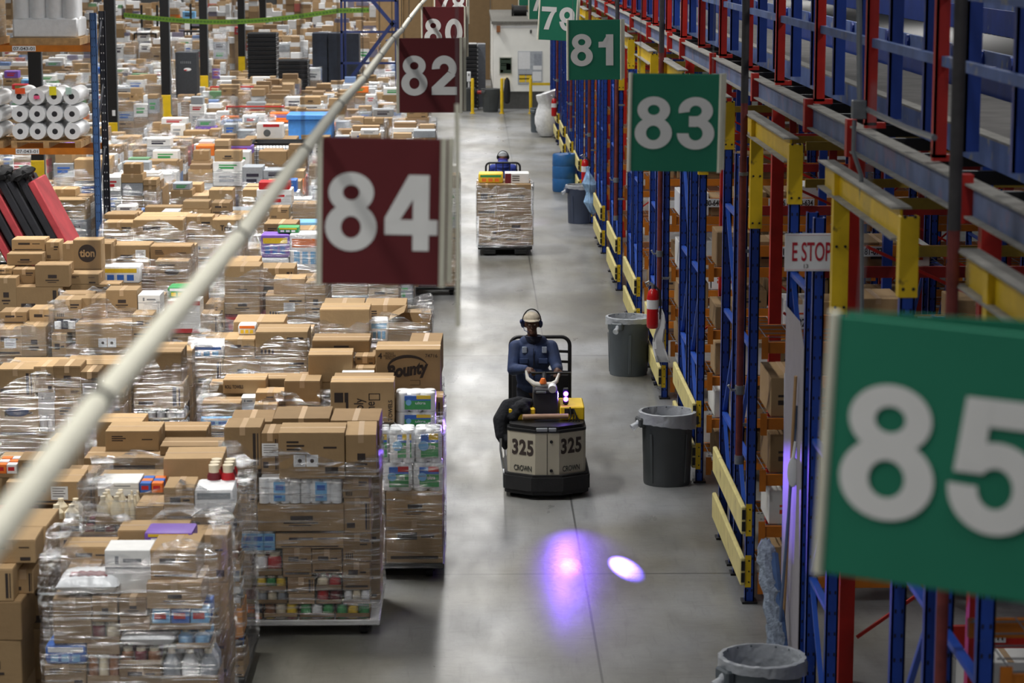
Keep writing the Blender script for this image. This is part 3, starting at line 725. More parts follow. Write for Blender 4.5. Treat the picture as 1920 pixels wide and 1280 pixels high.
# fire extinguishers on the drop pipes
def extinguisher(px, py, Y, label, x=2.33):
    p = at(px, py, Y); t = thing('fire_extinguisher', label, 'fire extinguisher', (x, Y, p.z))
    E = mat('extinguisher_red', (186, 18, 22), .3, var=.05)
    MB().lathe([(.06, 0), (.075, .02), (.078, .06), (.078, .42), (.06, .49), (.03, .52), (.0001, .53)], n=24).build('cylinder', E, t, True)
    MB().lathe([(.079, .26), (.0795, .26), (.0795, .38), (.079, .38)], n=24, closed=True).build('label_band', WHITEP, t, True)
    MB().cyl((0, 0, .52), (0, 0, .58), .022, n=12).tube([(0, 0, .58), (-.06, -.02, .62), (-.1, -.02, .6)], .01).tube([(0, 0, .58), (-.08, -.02, .57)], .01).build('valve', STEEL, t)
    MB().tube([(.02, 0, .56), (.09, -.02, .5), (.1, -.03, .3), (.09, -.02, .12)], .012).build('hose', BLACKR, t, True)
    MB().box(-.02, .07, .1, .02, .1, .45).build('wall_bracket', BLACKM, t)
extinguisher(1222, 615, 31.0, 'red fire extinguisher hung on the post above the white-lined bin')
extinguisher(1100, 345, 50.3, 'red fire extinguisher hung right of the blue drum')
extinguisher(1042, 218, 70, 'red fire extinguisher hung beside the white plastic bag')
# white rag hanging on guard
p = at(1221, 640, 31.1); b = MB(); vs = []; fs = []
for j in range(9):
    for q in range(5):
        zz = .62 - j * .09; vs.append((2.36 + .03 * math.sin(j * .9) + q * .022 + (.012 * j if q > 2 else 0), 30.98 + .02 * math.cos(q * 2 + j), 1.0 + zz - .38))
for j in range(8):
    for q in range(4): fs.append((j * 5 + q, j * 5 + q + 1, j * 5 + q + 6, j * 5 + q + 5))
b.add(vs, fs); o = b.build('white_rag', WHITEP, None, True); tag(o, 'white rag hanging below the nearer fire extinguisher', 'cloth')
mo = o.modifiers.new('s', 'SOLIDIFY'); mo.thickness = .006

# grey board, broom, dust mop and scoop leaning on the row end
t = thing('grey_board', 'tall pale grey board with a cut corner leaning on the rack end', 'board', (0, 0, 0))
b = MB(); yz = [(17.62, 3.1), (18.3, 3.14), (18.72, 3.14), (18.72, .01), (17.62, .01)]; yz = [(17.66, 2.98), (17.9, 3.14), (18.7, 3.14), (18.7, .01), (17.66, .01)]
vs = [(2.462, y_, z_) for y_, z_ in yz] + [(2.466, y_, z_) for y_, z_ in yz]
b.add(vs, [(0, 1, 2, 3, 4), (9, 8, 7, 6, 5)] + [(k, 5 + k, 5 + (k + 1) % 5, (k + 1) % 5) for k in range(5)]); b.build('board_panel', mat('pale_grey_laminate', (156, 152, 158), .55, var=.06), t)
t = thing('push_broom', 'push broom with a tan wooden handle leaning upright against the grey board', 'broom', (0, 0, 0))
MB().tube([at(1492, 705, 17.9), F(1462, 1300, .1)], .013).build('handle', mat('tan_wood', (176, 140, 96), .6), t, True)
MB().cbox(2.3, 18.9, .0, 2.42, 19.1, .1, .01).build('broom_head', BLACKR, t)
t = thing('dust_mop', 'wide grey-blue dust mop standing on end against the grey board', 'mop', (0, 0, 0))
pp = [at(1447, 1035, 18.9), at(1455, 1080, 18.85), at(1466, 1130, 18.8), at(1480, 1185, 18.7)]
b = MB(); vs = []; fs = []; rr = random.Random(2); n = 26
for j in range(n):
    u = j / (n - 1); P = Vector((2.3 + .08 * u, 18.5 - .85 * u, 1.3 - 1.29 * u))
    for q in range(10):
        a_ = 2 * PI * q / 10; r_ = .055 * (1 if 0 < j < n - 1 else .4) * (1 + .25 * rr.uniform(-1, 1)); vs.append((P.x + math.cos(a_) * r_ * 1.3, P.y + math.sin(a_) * r_, max(.01, P.z + rr.uniform(-.012, .012))))
for j in range(n - 1):
    for q in range(10): fs.append((j * 10 + q, j * 10 + (q + 1) % 10, j * 10 + 10 + (q + 1) % 10, j * 10 + 10 + q))
fs += [tuple(range(10)), tuple(range((n - 1) * 10, n * 10))]
b.add(vs, fs); b.build('mop_yarn', mat('grey_blue_yarn', (138, 150, 166), .95, var=.35, scale=30, bump=.8, bscale=70), t, False)
MB().tube([(2.36, 18.42, 1.2), (2.43, 17.75, .12)], [.04, .035]).build('mop_backing', mat('mop_blue', (70, 96, 140), .9), t)
MB().tube([(2.38, 18.1, .7), at(1494, 760, 17.95)], .012).build('handle', mat('blue_pole', (88, 108, 140), .5), t, True)
t = thing('hand_scoop', 'white plastic hand scoop hanging on the grey board', 'scoop', (0, 0, 0))
p = at(1487, 880, 17.95); M = Matrix.Translation(p)
MB().ell((0, 0, -.02), (.045, .015, .12), M).build('scoop_blade', WHITEP, t, True)
MB().cyl(p + Vector((.0, 0, .09)), p + Vector((.015, 0, .22)), .014, .012, n=12).build('handle', WHITEP, t, True)
t = thing('push_broom', 'second thin broom handle with black grip beside the grey board', 'broom', (0, 0, 0))
MB().tube([at(1474, 700, 18.95), at(1473, 850, 18.95)], .016).build('white_sleeve', WHITEP, t, True)
MB().tube([at(1473, 850, 18.95), at(1470, 1350, 18.95)], .016).build('black_sleeve', BLACKR, t, True)
# blue bag caught beside the bin
b = MB(); b.lathe([(.02, -.55), (.1, -.5), (.15, -.3), (.13, -.1), (.16, .08), (.1, .25), (.05, .34), (.04, .42), (.001, .43)], n=26)
rr = random.Random(6); b.v = [(x * .8 * (1 + .25 * math.sin(z * 17 + y * 9)) + rr.uniform(-.02, .02) - .12 * z, y * (1 + .2 * math.sin(z * 11)) + rr.uniform(-.02, .02), z + rr.uniform(-.015, .015)) for x, y, z in b.v]
o = b.build('blue_bag', mat('pale_blue_film', (150, 186, 222), .35, var=.4, scale=7, bump=.8, bscale=18), None, False, (2.38, 49.2, .95)); tag(o, 'pale blue and white plastic bag hung on the rack beyond the bin', 'bag')


# ------------------------------------------------------------------ staged pallet loads on the left
BASE_Z = .15
rl = random.Random(21)
COLS = {'green': (58, 150, 84), 'blue': (52, 104, 190), 'lblue': (120, 180, 226), 'purple': (120, 84, 176), 'red': (188, 34, 40), 'orange': (232, 120, 44), 'yellow': (232, 196, 50),
        'dark': (46, 44, 60), 'teal': (60, 150, 160), 'cream': (226, 214, 186), 'white': (232, 233, 235), 'grey': (150, 156, 162), 'maroon': (110, 30, 40), 'brown': (140, 90, 50)}
def cm(c): return mat('print_' + c, COLS[c], .5, var=.08, scale=30)

def print_mesh(w_, h, kind, rr):
    b = MB(); y = -.0022
    def r(x0, z0, x1, z1, mi=0): b.box(x0 * w_, y, z0 * h, x1 * w_, -.0004, z1 * h, mi)
    if kind == 0:
        for k in range(3): r(-.38, .62 + k * .08, -.38 + rr.uniform(.15, .3), .66 + k * .08)
        r(.2, .12, .4, .26); r(.18, .66, .38, .7)
    elif kind == 1:
        r(-.12, .4, .14, .56); r(-.2, .28, .2, .33); r(-.14, .2, .12, .23)
    elif kind == 2:
        for k in range(4): r(-.4 + k * .07, .12, -.36 + k * .07, .3)
        r(.1, .7, .42, .78); r(.1, .58, .36, .63)
    elif kind == 3:
        r(-.42, .1, .42, .17); r(-.3, .55, .05, .72); r(.12, .6, .35, .66)
    elif kind == 4:
        r(.28, .1, .36, .86); r(.4, .1, .43, .86); r(-.4, .15, -.1, .3)
    return b
def base_load(name, w_, d, h, mats): pass

def mk_carton(x, y, z, w_, d, h, rr, label, group=None, style=None, m=None, rz=0, extra=None, open_=False):
    """a taped carton; front faces -Y; origin bottom centre of its front edge"""
    t = thing('cardboard_carton', label, 'box', (x, y, z), rz, group)
    m = m or rr.choice([KRAFT, KRAFT, KRAFT_D])
    b = MB(); e = .004
    if open_:
        tk = .006
        b.box(-w_ / 2, 0, 0, w_ / 2, tk, h * .93); b.box(-w_ / 2, d - tk, 0, w_ / 2, d, h); b.box(-w_ / 2, tk, 0, -w_ / 2 + tk, d - tk, h); b.box(w_ / 2 - tk, tk, 0, w_ / 2, d - tk, h); b.box(-w_ / 2, 0, 0, w_ / 2, d, .01)
        b.build('carton_body', m, t)
        fl = MB(); M = Matrix.Translation((-w_ / 2, 0, h)) @ Matrix.Rotation(R(-28), 4, 'Y'); fl.box(-.0, .01, -.002, .2, d - .01, .002, 0, M)
        fl.build('open_flap', m, t); return t
    b.cbox(-w_ / 2, 0, 0, w_ / 2, d, h - e, .005)
    if w_ >= d: b.box(-w_ / 2 + .002, .002, h - e, w_ / 2 - .002, d / 2 - .003, h); b.box(-w_ / 2 + .002, d / 2 + .003, h - e, w_ / 2 - .002, d - .002, h)
    else: b.box(-w_ / 2 + .002, .002, h - e, -.003, d - .002, h); b.box(.003, .002, h - e, w_ / 2 - .002, d - .002, h)
    b.build('carton_body', m, t)
    b = MB(); q = .024
    if w_ >= d: b.box(-w_ / 2 - .001, d / 2 - q, h, w_ / 2 + .001, d / 2 + q, h + .001); b.box(w_ / 2, d / 2 - q, h - .07, w_ / 2 + .001, d / 2 + q, h)
    else: b.box(-q, -.001, h, q, d + .001, h + .001); b.box(-q, -.001, h - .07, q, 0, h)
    b.build('tape', TAPE, t)
    if style is not None:
        print_mesh(w_, h, style, rr).build('print', INK, t)
    return t
def slip(t, x, z, s=.07):
    b = MB().box(x - s, -.004, z - s * .8, x + s, -.0025, z + s * .8); o = b.build('shipping_label', WHITEP, t)
    b = MB()
    for k in range(4): b.box(x - s * .8, -.0048, z + s * (.5 - .3 * k), x + s * (.7 - .2 * (k % 2)), -.004, z + s * (.58 - .3 * k))
    b.build('label_print', INK, o)
def rolls_mark(t, x, z, s=.105):
    """pair of white roll ends printed on the carton"""
    b = MB().cbox(x - s, -.004, z - s / 2, x - .004, -.002, z + s / 2, .0008).cbox(x + .004, -.004, z - s / 2, x + s, -.002, z + s / 2, .0008); o = b.build('printed_roll_picture', WHITEP, t)
    b = MB()
    for c in (-s / 2, s / 2): b.cyl((x + c, -.004, z), (x + c, -.0055, z), s * .17, n=14)
    b.build('roll_core_print', INK, o)

def mk_towels(x, y, z, w_, d, h, rr, label, group=None, band='green', two=None):
    """shrink wrapped pack of paper towel rolls standing upright with a printed panel"""
    t = thing('paper_towel_pack', label, 'paper towels', (x, y, z), 0, group)
    n = max(2, round(w_ / .14)); r_ = w_ / n / 2; nd = max(1, round(d / (2 * r_)))
    b = MB()
    for i in range(n):
        for j in range(nd):
            cx = -w_ / 2 + r_ * (2 * i + 1); cy = r_ * (2 * j + 1) * d / (nd * 2 * r_)
            b.lathe([(r_ * .9, 0), (r_ * 1.02, h * .05), (r_ * 1.02, h * .93), (r_ * .9, h * .99), (.02, h)], (cx, cy, 0), n=14)
    b.cbox(-w_ / 2 + r_ * .4, r_ * .35, .01, w_ / 2 - r_ * .4, d - r_ * .3, h * .985, .02)
    b.build('wrapped_rolls', WPLAST, t, True)
    b = MB(); x0, x1 = -w_ * .28, w_ * .38; e = -.006
    b.box(x0, e, h * .16, x1, e + .01, h * .62); o = b.build('printed_panel', cm(band), t)
    MB().box(x0, e - .001, h * .62, x1, e + .009, h * .86).build('label_band', cm('blue' if band == 'green' else 'green'), o)
    MB().box(x0 + w_ * .3, e - .002, h * .7, x1, e + .008, h * .88).build('label_band', cm('yellow' if two != 'red' else 'red'), o)
    MB().cyl((x0 + w_ * .1, e - .001, h * .52), (x0 + w_ * .1, e - .004, h * .52), h * .15, n=18).build('round_mark', cm('lblue'), o)
    text('lettering', 'ultra', (x0 + w_ * .4, e - .002, h * .5), h * .14, WHITEP, o, off=.01, width=w_ * .26)
    return t
def mk_white(x, y, z, w_, d, h, rr, label, group=None, marks=2):
    t = thing('white_roll_pack', label, 'pack', (x, y, z), 0, group)
    n = max(3, round(w_ / .1)); b = MB(); r_ = w_ / n / 2
    for i in range(n): b.cyl((-w_ / 2 + r_ * (2 * i + 1), r_, .004), (-w_ / 2 + r_ * (2 * i + 1), r_, h - .004), r_ * 1.0, n=12)
    b.cbox(-w_ / 2 + .01, r_ * .5, 0, w_ / 2 - .01, d, h, .015); b.build('wrapped_rolls', WPLAST, t, True)
    for k in range(marks):
        xx = -w_ / 2 + w_ * (k + .5) / marks; o = MB().box(xx - .05, -.004, h * .12, xx + .05, .004, h * .88).build('printed_panel', cm('lblue'), t)
        MB().box(xx - .035, -.006, h * .55, xx + .035, -.003, h * .75).box(xx - .04, -.006, h * .25, xx + .02, -.003, h * .32).build('panel_print', cm('blue'), o)
    return t
def mk_tray(x, y, z, w_, d, h, rr, label, group=None, cols=('red', 'white'), kind='can', lip=.32, nrow=1):
    """cardboard tray of cans, jars or bottles"""
    t = thing({'can': 'can_tray', 'jar': 'jar_tray', 'bottle': 'bottle_tray', 'pouch': 'carton_tray'}[kind], label, {'can': 'cans', 'jar': 'jars', 'bottle': 'bottles', 'pouch': 'packs'}[kind], (x, y, z), 0, group)
    b = MB(); tk = .004; lh = h * lip
    b.box(-w_ / 2, 0, 0, w_ / 2, d, tk); b.box(-w_ / 2, 0, 0, w_ / 2, tk, lh); b.box(-w_ / 2, d - tk, 0, w_ / 2, d, lh); b.box(-w_ / 2, 0, 0, -w_ / 2 + tk, d, lh); b.box(w_ / 2 - tk, 0, 0, w_ / 2, d, lh)
    b.build('tray', KRAFT_D if 'brown' not in cols else KRAFT, t)
    r_ = {'can': .037, 'jar': .042, 'bottle': .05, 'pouch': .06}[kind]; n = max(2, int((w_ - .01) / (2 * r_))); r_ = (w_ - .012) / n / 2; nd = max(1, min(3, int(d / (2 * r_)))); hh = h - tk - .004
    cache = {}
    for j in range(nd):
        for i in range(n):
            c = cols[(i * 7 + j * 3) % len(cols)] if len(cols) > 1 else cols[0]
            key = c
            if key not in cache:
                q = MB()
                if kind == 'can': q.lathe([(r_ * .95, 0), (r_ * .97, .004), (r_ * .97, hh - .004), (r_ * .9, hh), (r_ * .88, hh - .006), (.001, hh - .006)], n=14, mi=0); mm = [cm(c)]
                elif kind == 'jar': q.lathe([(r_ * .93, 0), (r_ * .97, .01), (r_ * .97, hh * .72), (r_ * .7, hh * .82)], n=14); q.lathe([(r_ * .72, hh * .8), (r_ * .74, hh), (.001, hh)], n=14, mi=1); mm = [cm(c), cm('cream')]
                elif kind == 'bottle': q.lathe([(r_ * .93, 0), (r_ * .96, .01), (r_ * .96, hh * .6), (r_ * .4, hh * .84)], n=14); q.lathe([(r_ * .4, hh * .82), (r_ * .4, hh), (.001, hh)], n=12, mi=1); mm = [cm(c), cm('orange' if c in ('dark', 'blue') else 'cream')]
                else: q.cbox(-r_ * .94, -r_ * .9, 0, r_ * .94, r_ * .9, hh, .004); q.box(-r_ * .7, -r_ * .93, hh * .5, r_ * .5, -r_ * .88, hh * .8, 1); mm = [cm(c), cm('red')]
                cache[key] = q.mesh({'can': 'can', 'jar': 'jar', 'bottle': 'bottle', 'pouch': 'pack_unit'}[kind], mm, kind != 'pouch')
            put({'can': 'can', 'jar': 'jar', 'bottle': 'bottle', 'pouch': 'pack_unit'}[kind], cache[key], t, (-w_ / 2 + .006 + r_ * (2 * i + 1), tk + .003 + r_ + j * (d - .012 - 2 * r_) / max(1, nd - 1) if nd > 1 else r_ + tk + .002, tk))
    return t
def mk_pack(x, y, z, w_, d, h, rr, label, group=None, cols=('purple', 'yellow', 'white'), name='product_pack'):
    """soft printed multipack"""
    t = thing(name, label, 'pack', (x, y, z), rr.uniform(-.03, .03), group)
    MB().cbox(-w_ / 2, 0, 0, w_ / 2, d, h, min(.03, h * .2), seg=2).build('wrapper', cm(cols[0]), t, True)
    b = MB(); b.box(-w_ * .42, -.0025, h * .62, w_ * .42, .01, h * .86); b.build('print_band', cm(cols[1]), t)
    b = MB()
    for k in range(3): b.box(-w_ * .36 + k * w_ * .26, -.003, h * .16, -w_ * .36 + k * w_ * .26 + w_ * .18, .01, h * .5)
    b.build('print', cm(cols[2]), t); return t
def mk_bag(x, y, z, w_, d, h, rr, label, group=None, col='white', band='blue'):
    t = thing('filled_bag', label, 'bag', (x, y, z), rr.uniform(-.05, .05), group)
    n, m = 20, 12; vs = []; fs = []
    for j in range(m + 1):
        for i in range(n + 1):
            u = i / n * 2 - 1; v = j / m * 2 - 1; e = ((1 - u ** 4) * (1 - v ** 4)) ** .5
            for s in (0, 1): pass
            vs.append((u * w_ / 2, d / 2 + v * d / 2, h * .5 + h * .5 * e * (1 + .06 * math.sin(i * 2.1 + j))))
    o_ = len(vs)
    vs += [(p[0], p[1], max(0, h - p[2])) for p in vs]
    k = n + 1
    for j in range(m):
        for i in range(n):
            a_ = j * k + i; fs.append((a_, a_ + 1, a_ + k + 1, a_ + k)); fs.append((o_ + a_, o_ + a_ + k, o_ + a_ + k + 1, o_ + a_ + 1))
    b = MB(); b.add(vs, fs); b.build('bag_body', WPLAST if col == 'white' else cm(col), t, True)
    vs = [(p[0], p[1], p[2] + .003) for p in vs[:o_]]; fs = [(j * k + i, j * k + i + 1, (j + 1) * k + i + 1, (j + 1) * k + i) for j in range(2, 5) for i in range(4, n - 4)]
    b = MB(); b.add(vs, fs); b.build('bag_print', cm(band), t, True); return t

def wrap_shell(x0, y0, x1, y1, z0, z1, label, rr, group=None, top=False, tilt=0.0, name='stretch_wrap', parent=None):
    """thin crumpled film around a load"""
    per = []; c = .035; seg = 7
    pts = [(x0 + c, y0), (x1 - c, y0), (x1, y0 + c), (x1, y1 - c), (x1 - c, y1), (x0 + c, y1), (x0, y1 - c), (x0, y0 + c)]
    for i, p in enumerate(pts):
        q = pts[(i + 1) % 8]; n = 12 if i % 2 == 0 else 1
        for k in range(n): per.append((p[0] + (q[0] - p[0]) * k / n, p[1] + (q[1] - p[1]) * k / n))
    nz = 16; cx, cy = (x0 + x1) / 2, (y0 + y1) / 2; vs = []; fs = []; n = len(per)
    ph = rr.uniform(0, 6)
    for j in range(nz + 1):
        u = j / nz
        for i, (x, y) in enumerate(per):
            zz = z0 + (z1 - z0) * u + (u * tilt * (x - cx))
            if j == nz: zz += rr.uniform(-.05, .05) + .05 * math.sin(i * .7 + ph)
            k = .004 * math.sin(i * 1.9 + j * 1.3 + ph) + rr.uniform(-.004, .006) + .008
            if j > nz - 2: k += rr.uniform(-.03, .02)
            dx, dy = x - cx, y - cy; L_ = math.hypot(dx, dy); vs.append((x + dx / L_ * k, y + dy / L_ * k, zz))
    for j in range(nz):
        for i in range(n): fs.append((j * n + i, j * n + (i + 1) % n, (j + 1) * n + (i + 1) % n, (j + 1) * n + i))
    # film folded in over the top edge
    o_ = nz * n
    for i in range(n):
        x, y, z = vs[o_ + i]; f_ = rr.uniform(.68, .86); vs.append((cx + (x - cx) * f_, cy + (y - cy) * f_, z - rr.uniform(-.01, .05)))
    for i in range(n): fs.append((o_ + i, o_ + (i + 1) % n, o_ + n + (i + 1) % n, o_ + n + i))
    b = MB(); b.add(vs, fs)
    if parent is not None: return b.build(name, WRAP, parent, True)
    o = b.build(name, WRAP, None, True); return tag(o, label, 'plastic wrap', group)
def pallet(x0, y0, x1, y1, label, white=False, cart=False, group=None):
    t = thing('cart' if cart else 'wooden_pallet', label, 'cart' if cart else 'pallet', ((x0 + x1) / 2, y0, 0), 0, group); w_ = (x1 - x0) / 2; d = y1 - y0
    if cart:
        MB().cbox(-w_, 0, BASE_Z - .05, w_, d, BASE_Z, .008).build('deck', WHITEB if white else BLACKM, t)
        for a_ in (-w_ + .14, w_ - .14):
            for c_ in (.12, d - .12):
                MB().cyl((a_ - .03, c_, .05), (a_ + .03, c_, .05), .05, n=18).box(a_ - .045, c_ - .02, .05, a_ - .035, c_ + .02, BASE_Z - .05).box(a_ + .035, c_ - .02, .05, a_ + .045, c_ + .02, BASE_Z - .05).build('wheel', BLACKR, t)
    else:
        for k in range(7):
            yy = k * (d - .1) / 6; MB().box(-w_, yy, BASE_Z - .02, w_, yy + .1, BASE_Z).build('deck_board', WOODP, t)
        for xx in (-w_, -.045, w_ - .09): MB().box(xx, 0, .02, xx + .09, d, BASE_Z - .02).build('stringer', WOODP, t)
        for yy in (0, d / 2 - .05, d - .1): MB().box(-w_, yy, 0, w_, yy + .1, .02).build('bottom_board', WOODP, t)
    return t

AMT = {'tp': 0, 'c': 0}
ALLB = []     # everything placed, for the visibility ranking of the cartons
